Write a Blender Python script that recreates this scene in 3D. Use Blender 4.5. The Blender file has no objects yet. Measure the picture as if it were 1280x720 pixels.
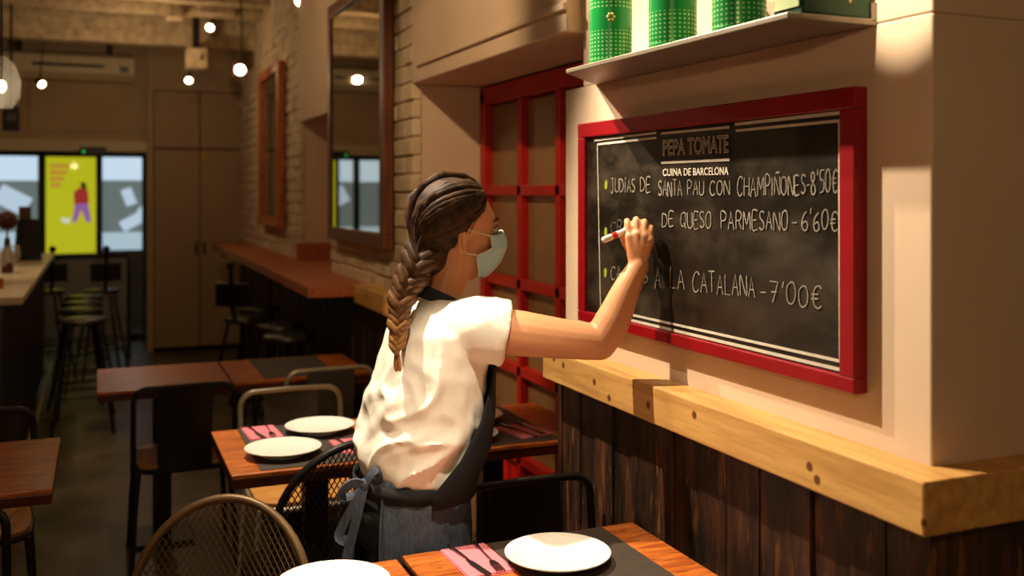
import bpy, bmesh, math, random
from mathutils import Vector, Matrix, noise
random.seed(7)
S = bpy.context.scene
COL = S.collection
V = Vector
PI = math.pi

# ------------------------------------------------------------------ camera
FPX, HZ, VPX = 1240.0, 238.0, 124.0
YAW = math.atan((640 - VPX) / FPX)
CAMH = 1.62
cd = bpy.data.cameras.new('camera')
cam = bpy.data.objects.new('camera', cd)
COL.objects.link(cam)
cam.location = (0, 0, CAMH)
cam.rotation_euler = (PI / 2, 0, -YAW)
cd.sensor_width = 36
cd.lens = FPX / 1280 * 36
cd.shift_y = -(360 - HZ) / 1280
cd.clip_start = 0.05
cd.dof.use_dof = True
cd.dof.focus_distance = 2.45
cd.dof.aperture_fstop = 2.2
S.camera = cam

# ------------------------------------------------------------------ view, world
S.view_settings.view_transform = 'Standard'
S.view_settings.look = 'None'
S.view_settings.gamma = 1
S.view_settings.use_curve_mapping = False
S.view_settings.exposure = 0.0
W = bpy.data.worlds.new('world')
S.world = W
W.use_nodes = True
W.node_tree.nodes['Background'].inputs[0].default_value = (1.0, 0.72, 0.45, 1)
W.node_tree.nodes['Background'].inputs[1].default_value = 0.006

WARM = (1.0, 0.70, 0.40)
KEYC = (1.0, 0.84, 0.62)
def lamp(kind, name, loc, power, color=WARM, target=None, angle=90, blend=0.5, size=0.04):
    l = bpy.data.lights.new(name, kind)
    l.energy = power
    l.color = color
    if kind in ('SPOT', 'POINT'):
        l.shadow_soft_size = size
    if kind == 'SPOT':
        l.spot_size = math.radians(angle)
        l.spot_blend = blend
    if kind == 'AREA':
        l.size = size
    o = bpy.data.objects.new(name, l)
    COL.objects.link(o)
    o.location = loc
    if target is not None:
        o.rotation_euler = (V(target) - V(loc)).to_track_quat('-Z', 'Y').to_euler()
    return o

# track spots over the tables and the chalkboard, and added lamps (all above the frame)
lamp('SPOT', 'key_spot', (0.30, 2.75, 3.10), 400, KEYC, target=(1.05, 1.98, 1.1), angle=63, blend=0.55, size=0.025)
lamp('SPOT', 'shelf_spot', (0.45, 3.45, 3.15), 260, KEYC, target=(1.35, 1.75, 2.0), angle=50, blend=0.5, size=0.025)
lamp('SPOT', 'table_spot', (0.45, 3.75, 3.15), 340, KEYC, target=(0.60, 3.58, 0.75), angle=30, blend=0.5, size=0.025)
lamp('SPOT', 'front_table_fill', (0.60, 1.35, 3.15), 230, KEYC, target=(0.80, 2.10, 0.75), angle=27, blend=0.5, size=0.025)  # added to light the front plate, which the arm shades from the key
lamp('SPOT', 'corner_patch_fill', (0.75, 1.40, 3.15), 420, KEYC, target=(1.38, 1.42, 2.27), angle=19, blend=0.06, size=0.02)  # added lamp that makes the bright wall patch beside the shelf end
lamp('SPOT', 'recess_fill', (0.10, 2.40, 3.15), 120, target=(1.50, 4.30, 1.5), angle=46, blend=0.6, size=0.03)  # added to brighten the recess, its plaster end face and the red window
lamp('SPOT', 'low_panel_fill', (-0.20, 4.40, 3.15), 170, target=(1.70, 4.08, 0.45), angle=20, blend=0.5, size=0.03)  # extra lamp, put in to brighten the low red window panels
lamp('SPOT', 'aisle_spot', (-0.2, 5.3, 3.2), 40, target=(-0.2, 5.7, 0), angle=42, blend=0.8, size=0.03)
lamp('POINT', 'near_fill', (-0.5, -0.4, 2.15), 44, size=0.05)  # added fill from behind the camera, no known fixture
lamp('POINT', 'room_lamp_middle', (0.2, 5.9, 2.9), 17, size=0.03)
lamp('POINT', 'room_lamp_back', (0.3, 8.6, 2.6), 13, size=0.03)
lamp('SPOT', 'bar_spot', (-0.7, 7.0, 3.1), 60, target=(-0.7, 7.0, 1.1), angle=45, blend=0.7, size=0.05)

# ------------------------------------------------------------------ pixel helpers (photo frame 1280 x 720 -> point in the room)
FW = V((math.sin(YAW), math.cos(YAW), 0))
RT = V((math.cos(YAW), -math.sin(YAW), 0))
def ray(px, py):
    return FW + RT * ((px - 640) / FPX) + V((0, 0, (HZ - py) / FPX))
CAM = V((0, 0, CAMH))
def P(px, py, z): return CAM + ray(px, py) * z
def PX(px, py, X):
    r = ray(px, py); return CAM + r * (X / r.x)
def PY(px, py, Y):
    r = ray(px, py); return CAM + r * (Y / r.y)

# ------------------------------------------------------------------ mesh helpers
def box(bm, lo, hi, rot=None):
    lo, hi = V(lo), V(hi)
    r = bmesh.ops.create_cube(bm, size=1)
    c = (lo + hi) / 2; d = hi - lo
    for v in r['verts']:
        q = V((v.co.x * d.x, v.co.y * d.y, v.co.z * d.z))
        if rot is not None: q = rot @ q
        v.co = q + c
    return r['verts']

def frames(pts, closed=False):
    n = len(pts); out = []
    prev = None
    for i in range(n):
        if closed:
            t = pts[(i + 1) % n] - pts[i - 1]
        else:
            t = pts[min(i + 1, n - 1)] - pts[max(i - 1, 0)]
        if t.length < 1e-9: t = V((0, 0, 1))
        t.normalize()
        if prev is None:
            a = V((0, 0, 1)) if abs(t.z) < 0.9 else V((1, 0, 0))
            x = (a - t * a.dot(t)).normalized()
        else:
            x = prev - t * prev.dot(t)
            if x.length < 1e-6:
                a = V((0, 0, 1)) if abs(t.z) < 0.9 else V((1, 0, 0))
                x = a - t * a.dot(t)
            x.normalize()
        prev = x
        out.append((x, t.cross(x)))
    return out

def rings(bm, rs, cap=True, closed=False):
    vs = [[bm.verts.new(p) for p in r] for r in rs]
    n = len(vs[0])
    m = len(vs)
    for i in range(m if closed else m - 1):
        a, b = vs[i], vs[(i + 1) % m]
        for k in range(n):
            bm.faces.new((a[k], a[(k + 1) % n], b[(k + 1) % n], b[k]))
    if cap and not closed:
        bm.faces.new(list(reversed(vs[0]))); bm.faces.new(vs[-1])
    return vs

def tube(bm, pts, r, n=8, closed=False, flat=1.0, cap=True):
    pts = [V(p) for p in pts]
    fr = frames(pts, closed)
    rr = r if isinstance(r, (list, tuple)) else [r] * len(pts)
    rs = []
    for p, (x, y), q in zip(pts, fr, rr):
        rs.append([p + x * (q * math.cos(2 * PI * k / n)) + y * (q * flat * math.sin(2 * PI * k / n)) for k in range(n)])
    return rings(bm, rs, cap, closed)

def lathe(bm, prof, n=24, c=(0, 0, 0), cap=True):
    c = V(c)
    rs = [[c + V((r * math.cos(2 * PI * k / n), r * math.sin(2 * PI * k / n), z)) for k in range(n)] for r, z in prof]
    return rings(bm, rs, cap)

def prism(bm, poly, d):
    poly = [V(p) for p in poly]; d = V(d)
    return rings(bm, [poly, [p + d for p in poly]])

def ball(bm, c, r, seg=16, rot=None):
    r = V(r) if not isinstance(r, (int, float)) else V((r, r, r))
    res = bmesh.ops.create_uvsphere(bm, u_segments=seg, v_segments=max(6, seg * 2 // 3), radius=1)
    for v in res['verts']:
        q = V((v.co.x * r.x, v.co.y * r.y, v.co.z * r.z))
        if rot is not None: q = rot @ q
        v.co = q + V(c)
    return res['verts']

def smooth_path(ctrl, k=8):
    pts = [V(p) for p in ctrl]
    if len(pts) < 3: return pts
    ext = [pts[0] * 2 - pts[1]] + pts + [pts[-1] * 2 - pts[-2]]
    out = []
    for i in range(1, len(ext) - 2):
        a, b, c, d = ext[i - 1], ext[i], ext[i + 1], ext[i + 2]
        for j in range(k):
            t = j / k
            out.append(0.5 * ((2 * b) + (c - a) * t + (2 * a - 5 * b + 4 * c - d) * t * t + (3 * b - a - 3 * c + d) * t ** 3))
    out.append(pts[-1])
    return out

def lerp_list(vals, n):
    m = len(vals) - 1
    out = []
    for i in range(n):
        t = i / (n - 1) * m
        k = min(int(t), m - 1)
        out.append(vals[k] + (vals[k + 1] - vals[k]) * (t - k))
    return out

def new(): return bmesh.new()

def obj(name, bm, mat, parent=None, smooth=False, bevel=0, world=False):
    """link bm as one mesh object; with world=True the mesh was built in room coordinates"""
    bmesh.ops.recalc_face_normals(bm, faces=bm.faces[:])
    me = bpy.data.meshes.new(name)
    if world and parent is not None:
        loc = parent.location if parent.parent is None else parent.parent.location
        off = -V(loc)
        bmesh.ops.translate(bm, verts=bm.verts[:], vec=off)
    bm.to_mesh(me); bm.free()
    if mat is not None: me.materials.append(mat)
    if smooth:
        for p in me.polygons: p.use_smooth = True
    o = bpy.data.objects.new(name, me)
    COL.objects.link(o)
    if parent is not None: o.parent = parent
    if bevel:
        m = o.modifiers.new('bevel', 'BEVEL'); m.width = bevel; m.segments = 2; m.limit_method = 'ANGLE'
        m.angle_limit = math.radians(40)
    if smooth and bevel == 0:
        m = o.modifiers.new('edges', 'EDGE_SPLIT'); m.split_angle = math.radians(50); m.use_edge_sharp = False
    return o

def thing(name, label, cat, loc=(0, 0, 0), rz=0, group=None):
    o = bpy.data.objects.new(name, None)
    COL.objects.link(o)
    o.empty_display_size = 0.1
    o.location = loc; o.rotation_euler = (0, 0, rz)
    return tag(o, label, cat, group)
def tag(o, label, cat, group=None):
    o['label'] = label; o['category'] = cat
    if group: o['group'] = group
    return o
def struct(name, bm, mat, parent=None, **k):
    o = obj(name, bm, mat, parent, **k)
    if parent is None: o['kind'] = 'structure'
    return o
def structroot(name, loc=(0, 0, 0)):
    o = bpy.data.objects.new(name, None); COL.objects.link(o); o.location = loc
    o['kind'] = 'structure'
    return o
def dup(root, loc, rz, label, group=None):
    r = root.copy(); COL.objects.link(r); r.location = loc; r.rotation_euler = (0, 0, rz)
    r['label'] = label
    if group: r['group'] = group
    for ch in list(root.children):
        c = ch.copy(); COL.objects.link(c); c.parent = r
        for g in list(ch.children):
            d = g.copy(); COL.objects.link(d); d.parent = c
    return r

def remesh(bm, voxel, iters=3, factor=0.5):
    """union of overlapping closed shapes as one continuous surface"""
    bmesh.ops.recalc_face_normals(bm, faces=bm.faces[:])
    me = bpy.data.meshes.new('tmp'); bm.to_mesh(me); bm.free()
    o = bpy.data.objects.new('tmp', me); COL.objects.link(o)
    m = o.modifiers.new('r', 'REMESH'); m.mode = 'VOXEL'; m.voxel_size = voxel
    s = o.modifiers.new('s', 'SMOOTH'); s.iterations = iters; s.factor = factor
    dg = bpy.context.evaluated_depsgraph_get()
    me2 = bpy.data.meshes.new_from_object(o.evaluated_get(dg))
    out = bmesh.new(); out.from_mesh(me2)
    bpy.data.objects.remove(o); bpy.data.meshes.remove(me); bpy.data.meshes.remove(me2)
    return out

# ------------------------------------------------------------------ materials
def lin(h):
    if isinstance(h, str):
        h = h.lstrip('#'); c = [int(h[i:i + 2], 16) / 255 for i in (0, 2, 4)]
    else: c = list(h)
    return tuple(x / 12.92 if x <= 0.04045 else ((x + 0.055) / 1.055) ** 2.4 for x in c) + (1,)

class NT:
    def __init__(s, name):
        s.m = bpy.data.materials.new(name); s.m.use_nodes = True
        s.t = s.m.node_tree; s.b = s.t.nodes['Principled BSDF']
    def n(s, kind, **k):
        x = s.t.nodes.new(kind)
        for a, v in k.items(): setattr(x, a, v)
        return x
    def l(s, a, b): s.t.links.new(a, b)
    def math(s, op, a, b=None, clamp=False):
        x = s.n('ShaderNodeMath', operation=op); x.use_clamp = clamp
        for i, q in enumerate((a, b)):
            if q is None: continue
            if isinstance(q, (int, float)): x.inputs[i].default_value = q
            else: s.l(q, x.inputs[i])
        return x.outputs[0]
    def mix(s, f, a, b):
        x = s.n('ShaderNodeMix', data_type='RGBA')
        for i, q in ((0, f), (6, a), (7, b)):
            if isinstance(q, (int, float, tuple)): x.inputs[i].default_value = q
            else: s.l(q, x.inputs[i])
        return x.outputs[2]
    def coord(s, scale=(1, 1, 1), rot=(0, 0, 0), src='Object'):
        tc = s.n('ShaderNodeTexCoord'); mp = s.n('ShaderNodeMapping')
        mp.inputs['Scale'].default_value = scale; mp.inputs['Rotation'].default_value = rot
        s.l(tc.outputs[src], mp.inputs[0]); return mp.outputs[0]
    def noise(s, vec, scale, detail=4, rough=0.55):
        x = s.n('ShaderNodeTexNoise'); s.l(vec, x.inputs['Vector'])
        x.inputs['Scale'].default_value = scale; x.inputs['Detail'].default_value = detail
        x.inputs['Roughness'].default_value = rough
        return x.outputs['Fac']
    def ramp(s, f, stops):
        x = s.n('ShaderNodeValToRGB'); e = x.color_ramp.elements
        while len(e) < len(stops): e.new(0.5)
        for q, (p, c) in zip(e, stops): q.position = p; q.color = c
        s.l(f, x.inputs[0]); return x.outputs[0]
    def bump(s, h, strength=0.3, dist=0.01):
        x = s.n('ShaderNodeBump'); x.inputs['Strength'].default_value = strength
        x.inputs['Distance'].default_value = dist
        s.l(h, x.inputs['Height']); s.l(x.outputs[0], s.b.inputs['Normal'])

def plain(name, c, rough=0.6, metal=0.0, var=0.12, nscale=9, bump=0.0, spec=None):
    t = NT(name)
    col = lin(c)
    dark = tuple(x * (1 - var) for x in col[:3]) + (1,)
    lite = tuple(min(1, x * (1 + var)) for x in col[:3]) + (1,)
    f = t.noise(t.coord(), nscale)
    t.l(t.ramp(f, [(0.3, dark), (0.7, lite)]), t.b.inputs['Base Color'])
    t.b.inputs['Roughness'].default_value = rough; t.b.inputs['Metallic'].default_value = metal
    if spec is not None: t.b.inputs['Specular IOR Level'].default_value = spec
    if bump: t.bump(t.noise(t.coord(), nscale * 4), bump)
    return t.m

def wood(name, a, b, scale=(1, 1, 1), rough=0.4, knots=None, dark=None, nsc=6.0, bump=0.15, coat=0.0):
    t = NT(name)
    vec = t.coord(scale)
    n1 = t.noise(vec, nsc, 6, 0.6)
    c = t.ramp(n1, [(0.3, lin(a)), (0.62, lin(b))])
    if dark:
        n2 = t.noise(vec, nsc * 3, 3)
        c = t.mix(t.ramp(n2, [(0.58, (0, 0, 0, 1)), (0.7, (1, 1, 1, 1))]), c, lin(dark))
    if knots:
        vo = t.n('ShaderNodeTexVoronoi'); vo.inputs['Scale'].default_value = 7.0
        vo.voronoi_dimensions = '2D'
        sp = t.n('ShaderNodeSeparateXYZ'); cb = t.n('ShaderNodeCombineXYZ'); t.l(t.coord(), sp.inputs[0])
        t.l(t.math('ADD', sp.outputs[1], sp.outputs[0]), cb.inputs[0]); t.l(sp.outputs[2], cb.inputs[1]); t.l(cb.outputs[0], vo.inputs['Vector'])
        c = t.mix(t.ramp(vo.outputs['Distance'], [(0.05, (1, 1, 1, 1)), (0.085, (0, 0, 0, 1))]), c, lin(knots))
    t.l(c, t.b.inputs['Base Color'])
    t.b.inputs['Roughness'].default_value = rough
    if coat:
        t.b.inputs['Coat Weight'].default_value = coat; t.b.inputs['Coat Roughness'].default_value = 0.15
    t.bump(n1, bump)
    return t.m

def glow(name, c, strength):
    t = NT(name)
    t.b.inputs['Base Color'].default_value = (0, 0, 0, 1)
    t.b.inputs['Emission Color'].default_value = lin(c)
    t.b.inputs['Emission Strength'].default_value = strength
    return t.m

def glassy(name, c=(1, 1, 1), alpha=0.15, rough=0.05):
    t = NT(name)
    t.b.inputs['Base Color'].default_value = tuple(c) + (1,)
    t.b.inputs['Roughness'].default_value = rough
    t.b.inputs['Alpha'].default_value = alpha
    return t.m

M = {}
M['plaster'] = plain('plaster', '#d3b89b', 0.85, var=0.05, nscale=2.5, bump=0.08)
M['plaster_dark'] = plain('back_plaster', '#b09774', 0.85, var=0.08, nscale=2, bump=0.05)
M['ceiling'] = plain('ceiling_plaster', '#a58d6c', 0.9, var=0.35, nscale=5, bump=0.5)
M['beam'] = plain('flaky_beam', '#c4ad8a', 0.9, var=0.3, nscale=14, bump=0.6)
M['red'] = plain('red_lacquer', '#86000c', 0.38, var=0.12, nscale=7, bump=0.05)
M['redwin'] = plain('red_window_paint', '#b01a12', 0.42, var=0.1)
M['redlit'] = plain('lit_red_paint', '#e0120c', 0.4, var=0.06)  # brighter than the frame red: the panel's lit look is put into the colour
M['steel'] = plain('shelf_steel', '#8b7f6d', 0.45, 0.6, var=0.08)
M['black_metal'] = plain('black_metal', '#17130f', 0.4, 0.3, var=0.2)
M['tube_metal'] = plain('worn_steel_tube', '#a59c86', 0.34, 0.45, var=0.15)
M['panel_metal'] = plain('grey_panel_metal', '#47443a', 0.45, 0.4, var=0.15)
M['bronze'] = plain('bronze_mesh', '#6b5232', 0.45, 0.35, var=0.15)
M['darkmesh'] = plain('black_mesh', '#1d1712', 0.45, 0.3, var=0.15)
M['white_ceramic'] = plain('white_ceramic', '#f3ede2', 0.25, var=0.02)
M['mat'] = plain('placemat', '#3b3027', 0.6, var=0.15, nscale=30, bump=0.1)
M['napkin'] = plain('pink_napkin', '#e07a86', 0.9, var=0.05, nscale=60, bump=0.2)
M['cutlery'] = plain('cutlery_steel', '#6b6560', 0.25, 0.9, var=0.05)
M['table'] = wood('table_wood', '#8a3f16', '#c86f2c', (1.2, 7, 7), 0.32, dark='#5d2710', coat=0.2)
M['table_edge'] = wood('table_edge', '#3d1409', '#5c2210', (1, 6, 6), 0.4)
M['seatwood'] = wood('seat_plywood', '#a86b2c', '#d69a4e', (1, 8, 8), 0.45)
M['ledge'] = wood('pine_beam', '#b07d40', '#d3a25c', (9, 0.8, 9), 0.5, knots='#6b3a17', nsc=4)
M['redcounter'] = wood('red_counter_wood', '#8c4a2a', '#b5653c', (7, 1, 7), 0.4)
M['black'] = plain('matt_black', '#0c0a08', 0.6, var=0.2)
M['bar_front'] = plain('bar_front', '#15110d', 0.5, var=0.3, nscale=4)
M['bar_end'] = plain('bar_end_steel', '#3c4248', 0.35, 0.5, var=0.2, nscale=3)
M['bar_top'] = plain('bar_top', '#d8c8a6', 0.3, var=0.06)
M['stoolseat'] = plain('stool_seat', '#4a463a', 0.3, 0.6, var=0.1)
M['cup'] = plain('cupboard_paint', '#a0825c', 0.6, var=0.05, nscale=2)
M['leather'] = plain('black_leather', '#14100d', 0.4, var=0.2)
M['acwhite'] = plain('off_white_plastic', '#c9b791', 0.5, var=0.04)
M['skin'] = plain('skin', '#d99a6c', 0.5, var=0.05, nscale=14, bump=0.02)
M['skin'].node_tree.nodes['Principled BSDF'].inputs['Subsurface Weight'].default_value = 0.12
M['skin'].node_tree.nodes['Principled BSDF'].inputs['Subsurface Radius'].default_value = (0.02, 0.008, 0.004)
M['blouse'] = plain('white_cotton', '#f8efdf', 0.9, var=0.03, nscale=20, bump=0.08)
M['trousers'] = plain('black_trousers', '#14120f', 0.8, var=0.2)
M['mask'] = plain('mask_blue', '#b4dcea', 0.85, var=0.03, nscale=40)
M['maskwhite'] = plain('mask_white', '#e6ded0', 0.85, var=0.03)
M['eye_white'] = plain('eye_white', '#d8cfc4', 0.2, var=0.02)
M['eye_dark'] = plain('eye_iris', '#1e120a', 0.15, var=0.1)
M['chalk'] = plain('chalk', '#8d8577', 0.95, var=0.35, nscale=160)
M['chalkfaint'] = plain('chalk_faint', '#5e584d', 0.95, var=0.4, nscale=160)
M['printwhite'] = plain('board_print', '#c9c0ad', 0.8, var=0.08, nscale=60)
M['green_chalk'] = plain('green_chalk', '#8a9a2c', 0.9, var=0.2, nscale=60)
M['penwhite'] = plain('pen_white', '#efe6da', 0.35, var=0.02)
M['penred'] = plain('pen_red', '#c51522', 0.4, var=0.05)
M['bulb'] = glow('bulb_glow', '#ffe9bc', 14)
M['led'] = glow('led_green', '#1fe06a', 0.9)
M['clear'] = glassy('clear_glass', (1, 0.98, 0.94), 0.16, 0.03)
M['pane'] = glassy('door_glass', (0.8, 0.9, 0.95), 0.08, 0.03)
M['mirror'] = plain('mirror_silver', '#cfc8b8', 0.02, 1.0, var=0.0)
M['frame_brown'] = wood('mirror_frame_wood', '#4a2411', '#6e3a1c', (6, 6, 1), 0.45)
M['frame_orange'] = wood('orange_frame_wood', '#9a4a1c', '#c0662c', (6, 6, 1), 0.4)

def hair_mat():
    t = NT('brown_hair')
    vec = t.coord((14, 14, 14))
    n1 = t.noise(vec, 3, 5)
    t.l(t.ramp(n1, [(0.35, lin('#1e1108')), (0.72, lin('#563719'))]), t.b.inputs['Base Color'])
    t.b.inputs['Roughness'].default_value = 0.6
    t.b.inputs['Specular IOR Level'].default_value = 0.3
    t.bump(t.noise(t.coord((60, 60, 60)), 3, 3), 0.25, 0.004)
    return t.m
M['hair'] = hair_mat()
def braid_mat():
    t = NT('braid_hair')
    tc = t.n('ShaderNodeTexCoord'); sp = t.n('ShaderNodeSeparateXYZ'); t.l(tc.outputs['Generated'], sp.inputs[0])
    base = t.ramp(sp.outputs[2], [(0.0, lin('#b07c3c')), (0.45, lin('#744a22')), (1.0, lin('#24150a'))])
    n1 = t.noise(t.coord((30, 30, 30)), 3, 4)
    t.l(t.mix(t.ramp(n1, [(0.4, (0, 0, 0, 1)), (0.7, (0.6, 0.6, 0.6, 1))]), base, lin('#2c1a0c')), t.b.inputs['Base Color'])
    t.b.inputs['Roughness'].default_value = 0.45
    return t.m
M['braid'] = braid_mat()

def denim_mat():
    t = NT('grey_denim')
    n1 = t.noise(t.coord((1, 1, 1)), 14, 5)
    n2 = t.noise(t.coord((160, 160, 12)), 3, 3)
    c = t.ramp(n1, [(0.3, lin('#202732')), (0.7, lin('#3f4959'))])
    t.l(t.mix(t.ramp(n2, [(0.4, (0, 0, 0, 1)), (0.75, (0.28, 0.28, 0.28, 1))]), c, lin('#8a929c')), t.b.inputs['Base Color'])
    t.b.inputs['Roughness'].default_value = 0.85
    t.bump(n2, 0.2, 0.002)
    return t.m
M['denim'] = denim_mat()
M['apronblack'] = plain('dark_apron_cloth', '#0b0c0f', 0.85, var=0.2, nscale=20)

def board_mat():
    t = NT('chalkboard')
    n1 = t.noise(t.coord((1, 1.2, 2.4)), 3.0, 6, 0.65)
    n2 = t.noise(t.coord((1, 2, 1)), 1.6, 2)
    smear = t.math('MULTIPLY', t.ramp(n1, [(0.45, (0, 0, 0, 1)), (0.8, (1, 1, 1, 1))]), n2)
    t.l(t.mix(smear, lin('#17110a'), lin('#5a4c38')), t.b.inputs['Base Color'])
    t.l(t.ramp(n1, [(0.3, (0.26, 0.26, 0.26, 1)), (0.7, (0.5, 0.5, 0.5, 1))]), t.b.inputs['Roughness'])
    return t.m
M['board'] = board_mat()

def floor_mat():
    t = NT('worn_concrete_floor')
    n1 = t.noise(t.coord((1, 1, 1)), 1.6, 7, 0.65)
    t.l(t.ramp(n1, [(0.3, lin('#3a3128')), (0.55, lin('#62543f')), (0.75, lin('#83705a'))]), t.b.inputs['Base Color'])
    t.l(t.ramp(n1, [(0.3, (0.28, 0.28, 0.28, 1)), (0.7, (0.5, 0.5, 0.5, 1))]), t.b.inputs['Roughness'])
    t.bump(n1, 0.2, 0.02)
    return t.m
M['floor'] = floor_mat()

def brick_mat():
    t = NT('painted_brick')
    n1 = t.noise(t.coord(), 7, 5)
    t.l(t.ramp(n1, [(0.3, lin('#b79f7c')), (0.7, lin('#dcc8a6'))]), t.b.inputs['Base Color'])
    t.b.inputs['Roughness'].default_value = 0.85
    t.bump(t.noise(t.coord(), 25, 4), 0.5, 0.01)
    return t.m
M['brick'] = brick_mat()

def plank_mat():
    t = NT('weathered_planks')
    vec = t.coord((8, 8, 1.5))
    n1 = t.noise(vec, 3, 7, 0.65)
    n2 = t.noise(t.coord((11, 11, 1.9)), 2.4, 6, 0.65)
    oi = t.noise(t.coord((0, 4.3, 0)), 2.2, 1)
    c = t.ramp(n1, [(0.32, lin('#0e0906')), (0.5, lin('#3a2216')), (0.7, lin('#6a3f24'))])
    c = t.mix(t.ramp(n2, [(0.575, (0, 0, 0, 1)), (0.61, (1, 1, 1, 1))]), c, lin('#7c5028'))
    c = t.mix(t.ramp(oi, [(0.35, (0.75, 0.75, 0.75, 1)), (0.6, (0, 0, 0, 1))]), c, lin('#120b07'))
    t.l(c, t.b.inputs['Base Color'])
    t.b.inputs['Roughness'].default_value = 0.5
    t.bump(n1, 0.6, 0.01)
    return t.m
M['plank'] = plank_mat()

def can_mat(name, a, dot, kx, kz):
    t = NT(name)
    tc = t.n('ShaderNodeTexCoord'); sp = t.n('ShaderNodeSeparateXYZ'); t.l(tc.outputs['Object'], sp.inputs[0])
    ang = t.math('ARCTAN2', sp.outputs[1], sp.outputs[0])
    s1 = t.math('SINE', t.math('MULTIPLY', ang, kx)); s2 = t.math('SINE', t.math('MULTIPLY', sp.outputs[2], kz))
    d = t.math('GREATER_THAN', t.math('MULTIPLY', t.math('ADD', s1, 1.0), t.math('ADD', s2, 1.0)), 1.9)
    band = t.math('GREATER_THAN', t.math('SINE', t.math('MULTIPLY', sp.outputs[2], 42.0)), -0.35)
    d2 = t.math('MULTIPLY', d, band)
    t.l(t.mix(t.math('MULTIPLY', d2, 0.8), lin(a), lin(dot)), t.b.inputs['Base Color'])
    t.b.inputs['Roughness'].default_value = 0.3
    t.b.inputs['Metallic'].default_value = 0.25
    return t.m
M['can'] = can_mat('green_tin', '#0c8a3c', '#a8d88c', 30, 620)
M['darktin'] = plain('dark_green_tin', '#0e3a1c', 0.35, 0.3, var=0.2)
M['littin'] = plain('lit_green_side', '#b8c890', 0.5, var=0.1)  # pale green stands in for light on the square tin's side
M['tinmark'] = plain('gold_emblem', '#d8c07a', 0.4, var=0.1)

# ------------------------------------------------------------------ room shell
XW, XC, XD = 1.38, 1.33, 1.71          # near wall, columns, recess back
YC = 1.355                              # near corner
b = new(); box(b, (-4, -3, -0.1), (3.2, 11.9, 0)); struct('floor', b, M['floor'])
b = new(); box(b, (-4, -3, 3.36), (3.2, 12.0, 3.46)); struct('ceiling', b, M['ceiling'])
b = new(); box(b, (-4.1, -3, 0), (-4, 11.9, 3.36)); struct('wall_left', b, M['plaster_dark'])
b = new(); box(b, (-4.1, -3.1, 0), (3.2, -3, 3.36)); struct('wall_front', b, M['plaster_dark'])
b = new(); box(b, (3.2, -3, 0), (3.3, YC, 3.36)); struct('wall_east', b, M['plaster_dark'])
# near wall with the chalkboard; upper part a little shorter than the lower part
b = new(); box(b, (XW, YC, 1.0), (3.2, 2.87, 1.94)); box(b, (XW, YC, 1.94), (3.2, 2.745, 3.36)); box(b, (XW, YC, 0), (3.2, 2.87, 1.0))
struct('wall_right', b, M['plaster'], bevel=0.004)
b = new(); box(b, (XD + 0.03, 2.75, 0), (3.2, 4.45, 3.36)); struct('wall_recess', b, M['plaster'])
# column one: plaster end face and painted brick face
b = new(); box(b, (XC + 0.010, 4.4, 0), (3.2, 6.1, 3.36)); struct('wall_column', b, M['plaster'])
def brick_face(bm, y0, y1, z0, z1, x, seed):
    rnd = random.Random(seed)
    h, w = 0.085, 0.27
    z = z0; r = 0
    while z < z1 - 0.01:
        y = y0
        if r % 2: 
            yy = min(y + w / 2, y1)
            box(bm, (x + rnd.uniform(-.006, .006), y, z + .006), (x + .045, yy - .008, min(z + h, z1) - .006)); y = yy
        while y < y1 - 0.01:
            yy = min(y + w, y1)
            box(bm, (x + rnd.uniform(-.006, .006), y, z + .006), (x + .045, yy - (.008 if yy < y1 else 0), min(z + h, z1) - .006))
            y = yy
        z += h; r += 1
b = new(); brick_face(b, 4.389, 6.109, 1.10, 3.36, XC, 1)
struct('wall_brick', b, M['brick'], bevel=0.006)
b = new(); box(b, (XD, 6.1, 0), (3.2, 7.2, 3.36)); struct('wall_niche', b, M['plaster'])
b = new(); box(b, (XC + 0.010, 7.2, 0), (3.2, 10.5, 3.36)); struct('wall_column_back', b, M['plaster'])
b = new(); brick_face(b, 7.191, 10.46, 1.10, 3.36, XC, 2)
struct('wall_brick_back', b, M['brick'], bevel=0.006)
# soffits over the recesses
def soffit(name, y0, y1):
    b = new(); box(b, (XC, y0, 2.11), (XD + 0.05, y1, 3.36)); return struct(name, b, M['plaster'], bevel=0.006)
soffit('wall_soffit', 2.76, 4.40)
b = new(); box(b, (XC - 0.012, 2.76, 2.18), (XC, 4.3, 2.2)); struct('trim_3', b, M['plaster'])
soffit('wall_soffit_back', 6.1, 7.2)
# dado planks
def planks(bm, y0, y1, z1, x, w, seed):
    rnd = random.Random(seed)
    y = y0
    while y < y1 - 0.01:
        yy = min(y1, y + w * rnd.uniform(0.8, 1.2))
        d = rnd.uniform(0, 0.012)
        box(bm, (x - 0.012 - d, y + 0.0015, 0.0), (x + 0.003, yy - 0.0015, z1))
        y = yy
b = new(); planks(b, YC - 0.002, 2.88, 1.035, XW, 0.105, 3)
struct('trim_1', b, M['plank'], bevel=0.002)
b = new()
for i in range(14):
    box(b, (XW - 0.02 + i * 0.12, YC - 0.016, 0), (XW - 0.02 + i * 0.12 + 0.117, YC, 1.035))
struct('trim_4', b, M['plank'])
b = new(); box(b, (XW - 0.02, 2.87, 0), (XD, 2.885, 1.035)); struct('trim_5', b, M['plank'])
b = new(); planks(b, 4.385, 10.4, 1.035, XC + 0.008, 0.12, 5)
struct('trim_6', b, M['plank'])
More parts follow.
